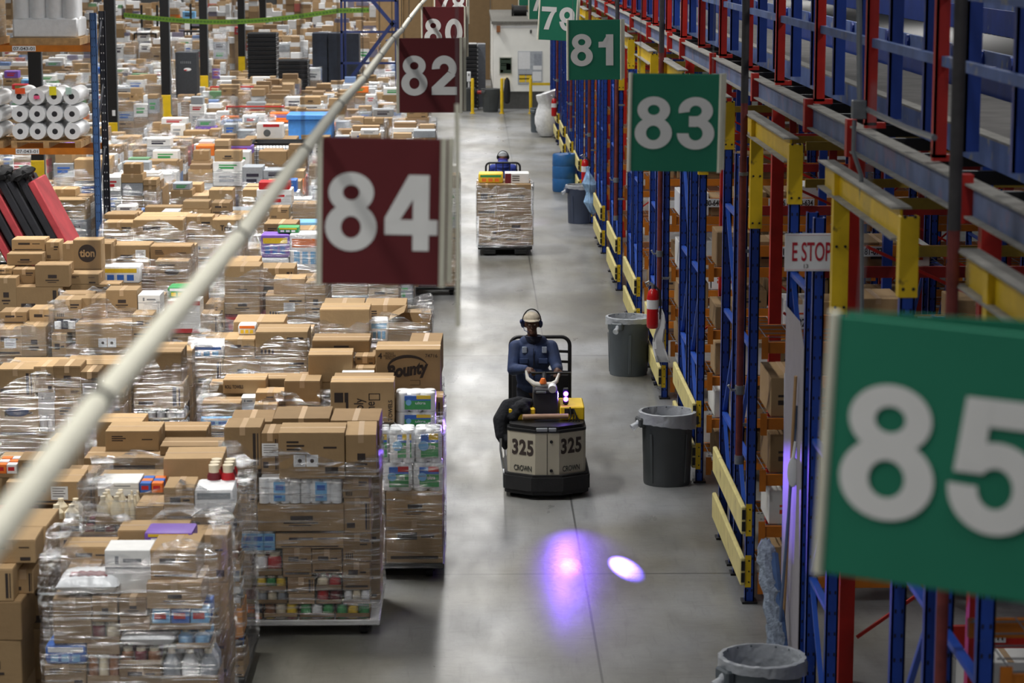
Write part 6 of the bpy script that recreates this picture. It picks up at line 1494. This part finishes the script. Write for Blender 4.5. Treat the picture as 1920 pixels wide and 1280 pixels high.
SKIN = mat('skin_brown', (86, 58, 44), .5, var=.04)
SKIN2 = mat('skin_tan', (150, 108, 84), .5, var=.04)
def person(label, loc, rz, J, skin, jacket_m, trouser_m, hood=False):
    t = thing('person', label, 'person', loc, rz)
    hx, hy, hz = J['head']
    b = MB()
    b.ell((hx, hy + .012, hz + .02), (.076, .095, .105), n=22, m=16); b.ell((hx, hy - .03, hz - .05), (.056, .06, .068), n=18, m=12)   # skull, jaw
    b.ell((hx, hy - .082, hz - .095), (.026, .02, .02)); b.ell((hx - .032, hy - .062, hz - .028), (.022, .02, .02)); b.ell((hx + .032, hy - .062, hz - .028), (.022, .02, .02))
    cap(b, (hx, hy - .08, hz + .012), (hx, hy - .104, hz - .03), .01, .015); b.ell((hx, hy - .088, hz - .062), (.028, .012, .009)); b.ell((hx, hy - .088, hz - .074), (.024, .012, .009))
    cap(b, (hx - .03, hy - .085, hz + .024), (hx + .03, hy - .085, hz + .024), .01, .01)
    for s in (-1, 1): b.ell((hx + s * .078, hy + .012, hz - .01), (.012, .02, .032))
    cap(b, (0, .03, 1.44), (hx, hy + .02, hz - .06), .06, .055)
    b.ell((0, .03, 1.28), (.17, .11, .19)); b.ell((0, .03, 1.05), (.15, .11, .17)); cap(b, (-.17, .03, 1.42), (.17, .03, 1.42), .055, .055); b.ell((0, .03, .93), (.16, .115, .12))
    for s, nm in ((-1, 'L'), (1, 'R')):
        sh, el, wr, hd = J[nm]; chain(b, [sh, el, wr], [.055, .043, .028]); wr, hd = Vector(wr), Vector(hd)
        d = (hd - wr).normalized(); sd = Vector((0, 0, 1)).cross(d).normalized() if abs(d.z) < .9 else Vector((1, 0, 0)); up = d.cross(sd) * -1
        up = Vector((0, 0, 1))
        pc = wr + d * .05; chain(b, [wr, wr + d * .03, wr + d * .085], [.026, .032, .034])
        for i in range(-1, 2): cap(b, wr + d * .03 + sd * i * .016, wr + d * .088 + sd * i * .024, .018, .015)
        for i, L_ in enumerate((.07, .08, .075, .06)):     # four fingers curling down around the grip
            bs = wr + d * .09 + sd * (i - 1.5) * .022; k1 = bs + d * L_ * .45 + up * -.008; k2 = k1 + d * L_ * .22 - up * L_ * .32; k3 = k2 - d * L_ * .18 - up * L_ * .22
            chain(b, [bs, k1, k2, k3], [.0105, .0095, .009, .008])
        tb = wr + d * .035 - sd * s * -.03; chain(b, [tb, tb + d * .035 - sd * s * -.022 - up * .01, tb + d * .06 - sd * s * -.012 - up * .03], [.013, .011, .0095])
    for s in (-1, 1):
        chain(b, [(s * .09, .03, .92), (s * .1, J['knee'], .56), (s * .1, .07, .2)], [.085, .06, .042]); chain(b, [(s * .1, .06, .19), (s * .11, -.1, .175)], [.045, .035])
    remeshed('body', b, skin, t, .007, 3)
    b = MB()       # jacket
    b.ell((0, .03, 1.29), (.215, .145, .2), n=22, m=14); b.ell((0, .03, 1.07), (.2, .145, .19), n=22, m=14); cap(b, (-.185, .03, 1.415), (.185, .03, 1.415), .075, .075); b.ell((0, .03, .95), (.195, .14, .09))
    chain(b, [(-.09, .03, 1.47), (.09, .03, 1.47)], [.07, .07])
    for nm in 'LR':
        sh, el, wr, hd = [Vector(q) for q in J[nm]]; chain(b, [sh, (sh + el) / 2 + Vector((0, .0, -.0)), el, (el + wr) / 2, wr], [.082, .075, .066, .058, .046])
    if hood: b.ell((0, .1, 1.5), (.13, .09, .09)); b.ell((0, .07, 1.44), (.15, .12, .08))
    rr = random.Random(1)
    remeshed('jacket', b, jacket_m, t, .009, 3)
    b = MB()
    for s in (-1, 1): chain(b, [(s * .09, .03, .93), (s * .1, J['knee'], .57), (s * .1, .07, .23)], [.105, .082, .066])
    b.ell((0, .03, .95), (.175, .13, .1)); remeshed('trousers', b, trouser_m, t, .01, 3)
    b = MB()
    for s in (-1, 1): chain(b, [(s * .1, .08, .2), (s * .11, -.05, .195), (s * .115, -.14, .185)], [.055, .05, .04])
    remeshed('shoes', b, BLACKR, t, .008, 2)
    return t
TX, TY = at(1026, 900, 25.35).x, 25.35
PXX, PYY = at(1000, 700, 26.95).x, 26.95
DENIM = mat('navy_jacket', (38, 54, 90), .75, var=.3, scale=9, bump=.35, bscale=16)
DENIM2 = mat('blue_hoodie', (44, 62, 150), .75, var=.2, scale=9, bump=.3, bscale=18)
DARKT = mat('dark_trousers', (34, 38, 52), .8, var=.2)
hz = at(997, 604, PYY - .02).z
hdx = at(997, 604, PYY).x - PXX
J = dict(head=(hdx, -.03, hz - .02), knee=-.0,
         L=((-.2, .02, 1.41), (-.235, -.09, 1.17), (-.1, -.3, 1.215), (.02, -.4, 1.2)),
         R=((.2, .02, 1.41), (.27, -.1, 1.18), (.262, -.31, 1.215), (.255, -.42, 1.19)))
pm = person('person in navy jacket, pale cap and headset driving the truck numbered 325 towards the camera', (PXX, PYY, 0), 0, J, SKIN, DENIM, DARKT)
hx, hy, hzz = J['head']
CAPM = mat('tan_cap', (176, 166, 148), .8, var=.2, scale=30)
b = MB(); pr = [(.098 * math.cos(R(a_)), .085 * math.sin(R(a_))) for a_ in range(0, 90, 10)] + [(.001, .086)]
b.lathe(pr, (hx, hy + .012, hzz + .058), n=24); b.v = [(x, hy + .012 + (y - hy - .012) * 1.1, z) for x, y, z in b.v]
vs = []; fs = []
for i in range(13):
    a_ = R(200 + i * 140 / 12); 
    for r_, dz in ((1, .0), (1.62, -.018)): vs.append((hx + .09 * math.cos(a_) * (1 if r_ == 1 else 1.02), hy + .012 + .102 * math.sin(a_) * r_, hzz + .062 + dz))
for i in range(12): fs.append((i * 2, i * 2 + 1, i * 2 + 3, i * 2 + 2))
o_ = len(vs); vs += [(x, y, z + .006) for x, y, z in vs]; fs += [tuple(reversed([o_ + k for k in f])) for f in fs]; b.add(vs, fs); b.build('cap', CAPM, pm, True)
b = MB(); pts = [(hx + .105 * math.cos(R(a_)), hy + .02, hzz + .02 + .15 * math.sin(R(a_))) for a_ in range(0, 181, 12)]; b.tube(pts, .008, n=8); b.build('headset_band', BLACKM, pm, True)
HS = mat('headset_blue', (40, 54, 96), .4)
b = MB()
for s in (-1, 1): b.ell((hx + s * .1, hy + .02, hzz), (.026, .034, .045))
b.ell((hx - .118, hy + .0, hzz + .03), (.02, .03, .03)); b.tube([(hx - .1, hy, hzz - .02), (hx - .085, hy - .07, hzz - .06), (hx - .04, hy - .11, hzz - .075)], .004); b.build('ear_cups', HS, pm, True)
b = MB()
for s in (-1, 1): b.ell((hx + s * .03, hy - .082, hzz + .006), (.012, .008, .007))
b.build('eyes', mat('eye_white', (200, 196, 188), .4), pm, True)
b = MB(); b.lathe([(.075, 0), (.095, .03), (.1, .085), (.09, .09), (.075, .04)], (0, .02, 1.455), n=24); b.build('collar', mat('dark_collar', (28, 34, 54), .8, bump=.3), pm, True)
PATCH = mat('faded_patch', (150, 160, 176), .8, var=.3, scale=50)
def patch(x0, z0, x1, z1, m_, y): MB().cbox(x0, y, z0, x1, y + .03, z1, .004).build('chest_patch', m_, pm)
patch(-.13, 1.36, -.075, 1.43, PATCH, -.1); patch(.095, 1.36, .15, 1.43, PATCH, -.1)
b = MB(); b.box(-.003, -.122, 1.0, .003, -.11, 1.42); b.build('zip', BLACKM, pm)
for s in (-1, 1): MB().cbox(s * .11 - .05, -.118, 1.24, s * .11 + .05, -.1, 1.3, .004).build('pocket_flap', DENIM, pm)

# ------------------------------------------------------------------ the ride-on truck numbered 325
GREIGE = mat('truck_greige', (176, 170, 152), .4, var=.05, scale=3, dirt=((120, 112, 98), 7, .7))
LED = mat('violet_led', (110, 50, 255), .3, emit=30)
t = thing('ride_on_truck', 'beige and black ride-on pallet truck numbered 325 with glowing violet lights', 'truck', (TX, TY, 0))
def grow(p, g): return [(x + (g if x > 0 else -g), y - (g if y < .5 else -g)) for x, y in p]
plan = [(-.425, .24), (-.4, .2), (-.13, .035), (.13, .035), (.4, .2), (.425, .24), (.425, 1.0), (-.425, 1.0)]
MB().prism(plan, .25, .735).build('hull', GREIGE, t)
b = MB(); b.prism(grow(plan, .045), .1, .25); b.prism(grow(plan, .03), .055, .1); b.prism(grow(plan, .03), .25, .275); b.build('bumper', BLACKR, t)
b = MB(); b.prism(grow(plan, .004), .735, .765); b.prism([(x * .95, y + .03) for x, y in plan], .765, .8); b.build('top_cover', BLACKM, t)
b = MB(); b.box(-.003, .0335, .26, .003, .036, .73); b.build('door_seam', BLACKM, t)
b = MB(); b.cyl((.045, .036, .64), (.045, .028, .64), .018, n=14).cyl((.045, .036, .32), (.045, .028, .32), .018, n=14); b.build('latch', BLACKM, t)
MB().cbox(-.12, .03, .75, .005, .06, .79, .006).cbox(.015, .03, .75, .1, .06, .79, .006).build('hinge_plate', STEEL, t)
fa = math.atan2(.165, .27)
for s, cxp in ((-1, -.262), (1, .262)):
    yy = .035 + (abs(cxp) - .13) / .27 * .165
    n_ = Vector((s * math.sin(fa), -math.cos(fa), 0)); P = Vector((cxp, yy, 0)) + n_ * .003
    text('fleet_number', '325', (P.x, P.y, .565 if s < 0 else .585), .172, INK, t, off=.035, width=.265, spacing=1.1, rz=s * fa)
    text('maker_name', 'CROWN', (P.x, P.y, .335), .062, mat('badge_grey', (62, 64, 58), .5), t, off=.02, width=.22, rz=s * fa)
MB().cbox(-.415, .42, .8, -.12, .95, .93, .012).build('battery_cover', YEL, t); MB().cbox(.15, .42, .8, .42, .95, .95, .012).build('battery_cover', YEL, t)
MB().box(-.3, .412, .87, -.17, .419, .93).box(.2, .412, .87, .3, .419, .93).build('vent_slot', BLACKM, t)
b = MB(); b.cbox(-.14, .5, .78, .135, .85, 1.11, .02, seg=2); b.cbox(-.13, .48, 1.08, .125, .7, 1.14, .015); b.build('console', mat('console_black', (38, 38, 44), .5), t)
MB().cbox(-.11, .47, 1.09, -.0, .482, 1.115, .004).build('console_screen', GREYM, t)
MB().cyl((.07, .5, 1.16), (.07, .44, 1.14), .045, n=20).build('white_lamp_housing', WHITEP, t, True)
MB().cyl((-.26, .33, .855), (.0, .36, .855), .03, n=18).cyl((.0, .36, .855), (.24, .37, .855), .029, n=18).build('cardboard_tube', mat('tube_card', (160, 128, 104), .7), t, True)
HN = mat('handle_ivory', (206, 204, 196), .4)
pts = [(-.215, .72, 1.3), (-.2, .68, 1.22), (-.13, .64, 1.165), (-.03, .62, 1.15), (.07, .63, 1.16), (.12, .66, 1.19), (.15, .7, 1.27)]
MB().tube(pts, [.012, .022, .03, .034, .03, .022, .012], n=12).build('steering_handle', HN, t, True)
MB().lathe([(.035, 0), (.04, .02), (.022, .06), (.001, .065)], (-.03, .6, 1.175), n=18).build('orange_knob', cm('orange'), t, True)
MB().cyl((-.15, 1.17, 1.19), (.3, 1.17, 1.19), .014, n=12).cyl((-.03, .66, 1.13), (.0, 1.17, 1.185), .025, n=12).build('grip_bar', BLACKM, t, True)
Lp = at(1061, 743, 25.85)
lx, ly, lz = Lp.x - TX, Lp.y - TY, Lp.z
MB().cbox(lx - .03, ly + .0, lz - .09, lx + .03, ly + .05, lz + .09, .01).box(lx - .015, ly + .02, .9, lx + .015, ly + .05, lz - .07).build('light_bracket', BLACKM, t)
b = MB()
for dz in (-.03, .03): b.ell((lx, ly - .005, lz + dz), (.026, .016, .026))
b.build('violet_lens', LED, t, True)
MB().tube([(.26, .4, .95), (.27, .36, .85), (.23, .34, .78), (.29, .34, .78), (.3, .35, .87)], .008, n=8).tube([(.3, .4, .93), (.33, .35, .85), (.37, .34, .79), (.32, .34, .78), (.33, .35, .87)], .008, n=8).build('cable_loop', BLACKM, t, True)
MB().cbox(-.44, 1.0, .1, .44, 2.0, .16, .01).build('platform', BLACKM, t)
MB().cbox(-.42, .98, .16, .42, 1.05, .8, .01).build('rear_bulkhead', BLACKM, t)
ybk = 2.0
def rr_frame(x0, x1, z0, z1, y, r_): 
    return [(x0, y, z0)] + [(x0 + r_ - r_ * math.cos(R(a_)), y, z1 - r_ + r_ * math.sin(R(a_))) for a_ in range(0, 91, 15)] + [(x1 - r_ + r_ * math.sin(R(a_)), y, z1 - r_ + r_ * math.cos(R(a_))) for a_ in range(0, 91, 15)] + [(x1, y, z0)]
zt = at(1055, 628, TY + ybk).z - .02; xr = at(1068, 700, TY + ybk).x - TX; xl = at(957, 700, TY + ybk).x - TX
MB().tube(rr_frame(xl, xr, .14, zt, ybk, .1), .022, n=12).build('backrest_frame', BLACKM, t, True)
b = MB()
for z_ in (1.08, 1.2, 1.32): b.bar((xl, ybk, z_), (xr, ybk, z_ - .03), .02, .03)
b.build('backrest_slats', BLACKM, t)
MB().cbox(xl + .01, ybk - .06, .16, xr - .0, ybk - .01, 1.04, .02).build('back_pad', BLACKR, t)
for s in (-1, 1):
    MB().cbox(s * .26 - .1, 2.05, .06, s * .26 + .1, 4.5, .12, .01).build('fork', BLACKM, t)
    MB().cyl((s * .34 - .05, .3, .1), (s * .34 + .05, .3, .1), .1, n=24).build('drive_wheel', BLACKR, t, True)
    MB().cyl((s * .26 - .07, 4.2, .055), (s * .26 + .07, 4.2, .055), .055, n=18).build('load_wheel', BLACKR, t, True)
MB().tube([(-.47, .35, .28), (-.5, .3, .5), (-.5, .32, .62)], .014).box(-.475, .2, .1, -.46, .5, .26).build('side_guard', STEEL, t, True)
c_ = thing('draped_coat', 'black coat hanging over the near corner of the truck numbered 325', 'coat', (TX, TY, 0))
b = MB(); chain(b, [(-.1, .66, .95), (-.3, .6, .98), (-.42, .52, .94), (-.5, .45, .8), (-.49, .42, .64), (-.45, .42, .5)], [.035, .055, .08, .085, .07, .03]); chain(b, [(-.4, .5, .92), (-.5, .5, .72), (-.43, .36, .6)], [.07, .06, .03]); chain(b, [(-.2, .56, .97), (-.26, .5, .88)], [.05, .03])
rr = random.Random(9)
for k in range(26): u = rr.random(); b.ell((-.2 - .3 * u + rr.uniform(-.03, .03), .5 + rr.uniform(-.08, .08), .96 - .34 * u * u + rr.uniform(-.05, .06)), (.035 + .03 * rr.random(),) * 3, n=10, m=8)
remeshed('coat_body', b, mat('black_fleece', (22, 24, 30), .95, var=.3, bump=.6, bscale=30), c_, .012, 3)
def spot(name, loc, target, watts, color, deg, blend=.6, rad=.02):
    l = bpy.data.lights.new(name, 'SPOT'); l.energy = watts; l.color = color; l.spot_size = R(deg); l.spot_blend = blend; l.shadow_soft_size = rad
    o = bpy.data.objects.new(name, l); COL.objects.link(o); o.location = loc; d = Vector(target) - Vector(loc); o.rotation_euler = d.to_track_quat('-Z', 'Y').to_euler(); return o
LP = Vector((Lp.x, Lp.y - .04, Lp.z))
spot('truck_spot_or_streak', LP, F(1172, 1063), 26000, (.16, .1, 1), 5, .8)
spot('truck_spot_or_streak', LP, F(1090, 1040), 110, (.25, .1, 1), 24, 1)
spot('truck_spot_or_streak', LP, F(1068, 1060), 60, (.75, .12, 1), 4, 1)  # extra spot imitating the violet lens reflection on the floor, not another lamp
spot('truck_side_lamp', LP + Vector((.05, 0, 0)), (2.5, 17.0, 1.75), 2200, (.24, .12, 1), 8, .8)
spot('truck_side_lamp', LP + Vector((0, .2, 0)), (-.6, 22.6, 1.2), 300, (.3, .14, 1), 40, 1)

# ------------------------------------------------------------------ the second truck driving away with a wrapped load
T2Y = 45.7; x0_, x1_ = at(896, 460, T2Y).x, at(998, 460, T2Y).x; cx2 = (x0_ + x1_) / 2
t = thing('ride_on_truck', 'dark ride-on pallet truck driving away down the aisle under a wrapped load', 'truck', (cx2, T2Y, 0)); w2 = (x1_ - x0_) / 2
MB().cbox(-w2, 0, .12, w2, 2.3, .2, .01).build('load_deck', BLACKM, t)
for s in (-1, 1):
    MB().cyl((s * .3 - .1, .15, .08), (s * .3 + .1, .15, .08), .08, n=20).build('load_wheel', mat('worn_wheel', (120, 120, 122), .35, .3), t, True)
    MB().cbox(s * .3 - .12, .0, .03, s * .3 + .12, 2.3, .12, .01).build('fork', BLACKM, t)
MB().cbox(-.42, 2.4, .08, .42, 3.3, .2, .02).build('platform', BLACKM, t); MB().cbox(-.42, 3.3, .08, .42, 4.2, .85, .05).build('hull', GREIGE, t)
yb = 2.5; xa, xb = at(911, 310, T2Y + yb).x - cx2, at(975, 310, T2Y + yb).x - cx2; zt = at(943, 305, T2Y + yb).z
MB().tube(rr_frame(xa, xb, .2, zt, yb, .09), .02, n=12).build('backrest_frame', BLACKM, t, True)
b = MB()
for k in range(5): b.box(xa + (k + .5) * (xb - xa) / 5 - .01, yb, .3, xa + (k + .5) * (xb - xa) / 5 + .01, yb + .02, zt)
b.build('backrest_slats', BLACKM, t)
pyy = T2Y + 2.95; pxx = at(943, 300, pyy).x; hz2 = at(943, 292, pyy).z - .03
J2 = dict(head=(0, -.02, hz2), knee=0, L=((-.2, .02, 1.41), (-.28, -.1, 1.16), (-.15, -.36, 1.14), (-.08, -.46, 1.12)), R=((.2, .02, 1.41), (.28, -.1, 1.16), (.15, -.36, 1.14), (.08, -.46, 1.12)))
p2 = person('person seen from behind in blue hooded top and pale cap riding the far truck', (pxx, pyy, 0), PI, J2, SKIN2, DENIM2, DARKT, True)
b = MB(); b.lathe([(.1 * math.cos(R(a_)), .1 * math.sin(R(a_))) for a_ in range(0, 90, 10)] + [(.001, .1)], (0, -.01, hz2 + .03), n=24); b.build('cap', mat('pale_cap', (176, 180, 184), .8, var=.08), p2, True)
b = MB(); b.tube([(.11 * math.cos(R(a_)), .04 + .06 * math.sin(R(a_)), hz2 + .02 + .12 * math.sin(R(a_))) for a_ in range(0, 181, 15)], .008); b.ell((-.105, 0, hz2), (.025, .035, .045)); b.ell((.105, 0, hz2), (.025, .035, .045)); b.build('headset', BLACKM, p2, True)
b = MB(); b.lathe([(.1, 0), (.105, .03), (.1, .1), (.09, .11)], (0, .01, hz2 - .13), n=24); b.build('neck_gaiter', mat('purple_gaiter', (70, 52, 130), .8), p2, True)
def face2(x0, y0, x1, y1, label, d=.55, dY=.02, **k):
    a_ = at(x0, y1, T2Y + dY); b_ = at(x1, y0, T2Y + dY); return a_, b_
Z0 = .202
rows2 = [(((898, 936), (936, 1000)), 464, 443), (((898, 935), (935, 999)), 443, 406), (((894, 931), (931, 996)), 406, 346)]
z = Z0
for ri, (cols_, yb_, yt_) in enumerate(rows2):
    top = at(940, yt_, T2Y).z
    for ci, (xa_, xb_) in enumerate(cols_):
        for dd in range(2):
            A, B_ = at(xa_, 400, T2Y).x + .002, at(xb_, 400, T2Y).x - .002
            q = mk_carton((A + B_) / 2, T2Y + .02 + dd * .6, z + .001, B_ - A, .58, top - z - .002, rl, 'brown carton, %s row up, %s side, %s, load on the far truck' % (ordw(ri), ('left', 'right')[ci], ('rear', 'front')[dd]), 'cartons on the far truck', [2, 3, 0, 1, 3, None][(ri * 2 + ci)] if dd == 0 else None, KRAFT_D)
            if ri == 2 and ci == 1 and dd == 0: text('brand_print', 'Bounty', (.05, -.003, (top - z) * .62), .13, INK, q, off=.03, shear=.25, width=.34)
            if ri == 1 and ci == 0 and dd == 0: text('side_print', 'ROLL TOWELS', (0, -.003, (top - z) * .5), .05, INK, q, off=.02, width=.28)
    z = top
ztop = z
a_, b_ = at(897, 341, T2Y + .25), at(943, 323, T2Y + .25)
mk_pack((a_.x + b_.x) / 2, T2Y + .25, ztop + .002, b_.x - a_.x, .5, b_.z - a_.z, rl, 'yellow and green flat pack on top of the load on the far truck', None, ('yellow', 'green', 'orange'))
a_, b_ = at(947, 341, T2Y + .25), at(992, 323, T2Y + .25); w_, h = b_.x - a_.x, b_.z - a_.z
q = thing('white_carton', 'white carton with maroon end on top of the load on the far truck', 'box', ((a_.x + b_.x) / 2, T2Y + .25, ztop + .002)); MB().cbox(-w_ / 2, 0, 0, w_ / 2, .5, h, .005).build('carton_body', WHITEB, q)
MB().box(-w_ / 2, -.003, 0, -w_ * .25, 0, h).build('maroon_panel', cm('maroon'), q); b = MB()
for k in range(3): b.box(-w_ * .2, -.003, h * (.25 + k * .22), w_ * .1, -.001, h * (.34 + k * .22))
b.build('print', INK, q)
wrap_shell(x0_ - .02, T2Y - .03, x1_ + .02, T2Y + 1.24, .17, ztop - .04, 'clear stretch film around the load on the far truck', rl)
spot('truck_spot_or_streak', (cx2 + .35, T2Y + 2.5, 1.2), F(1008, 416), 700, (.34, .16, 1), 12, .8)
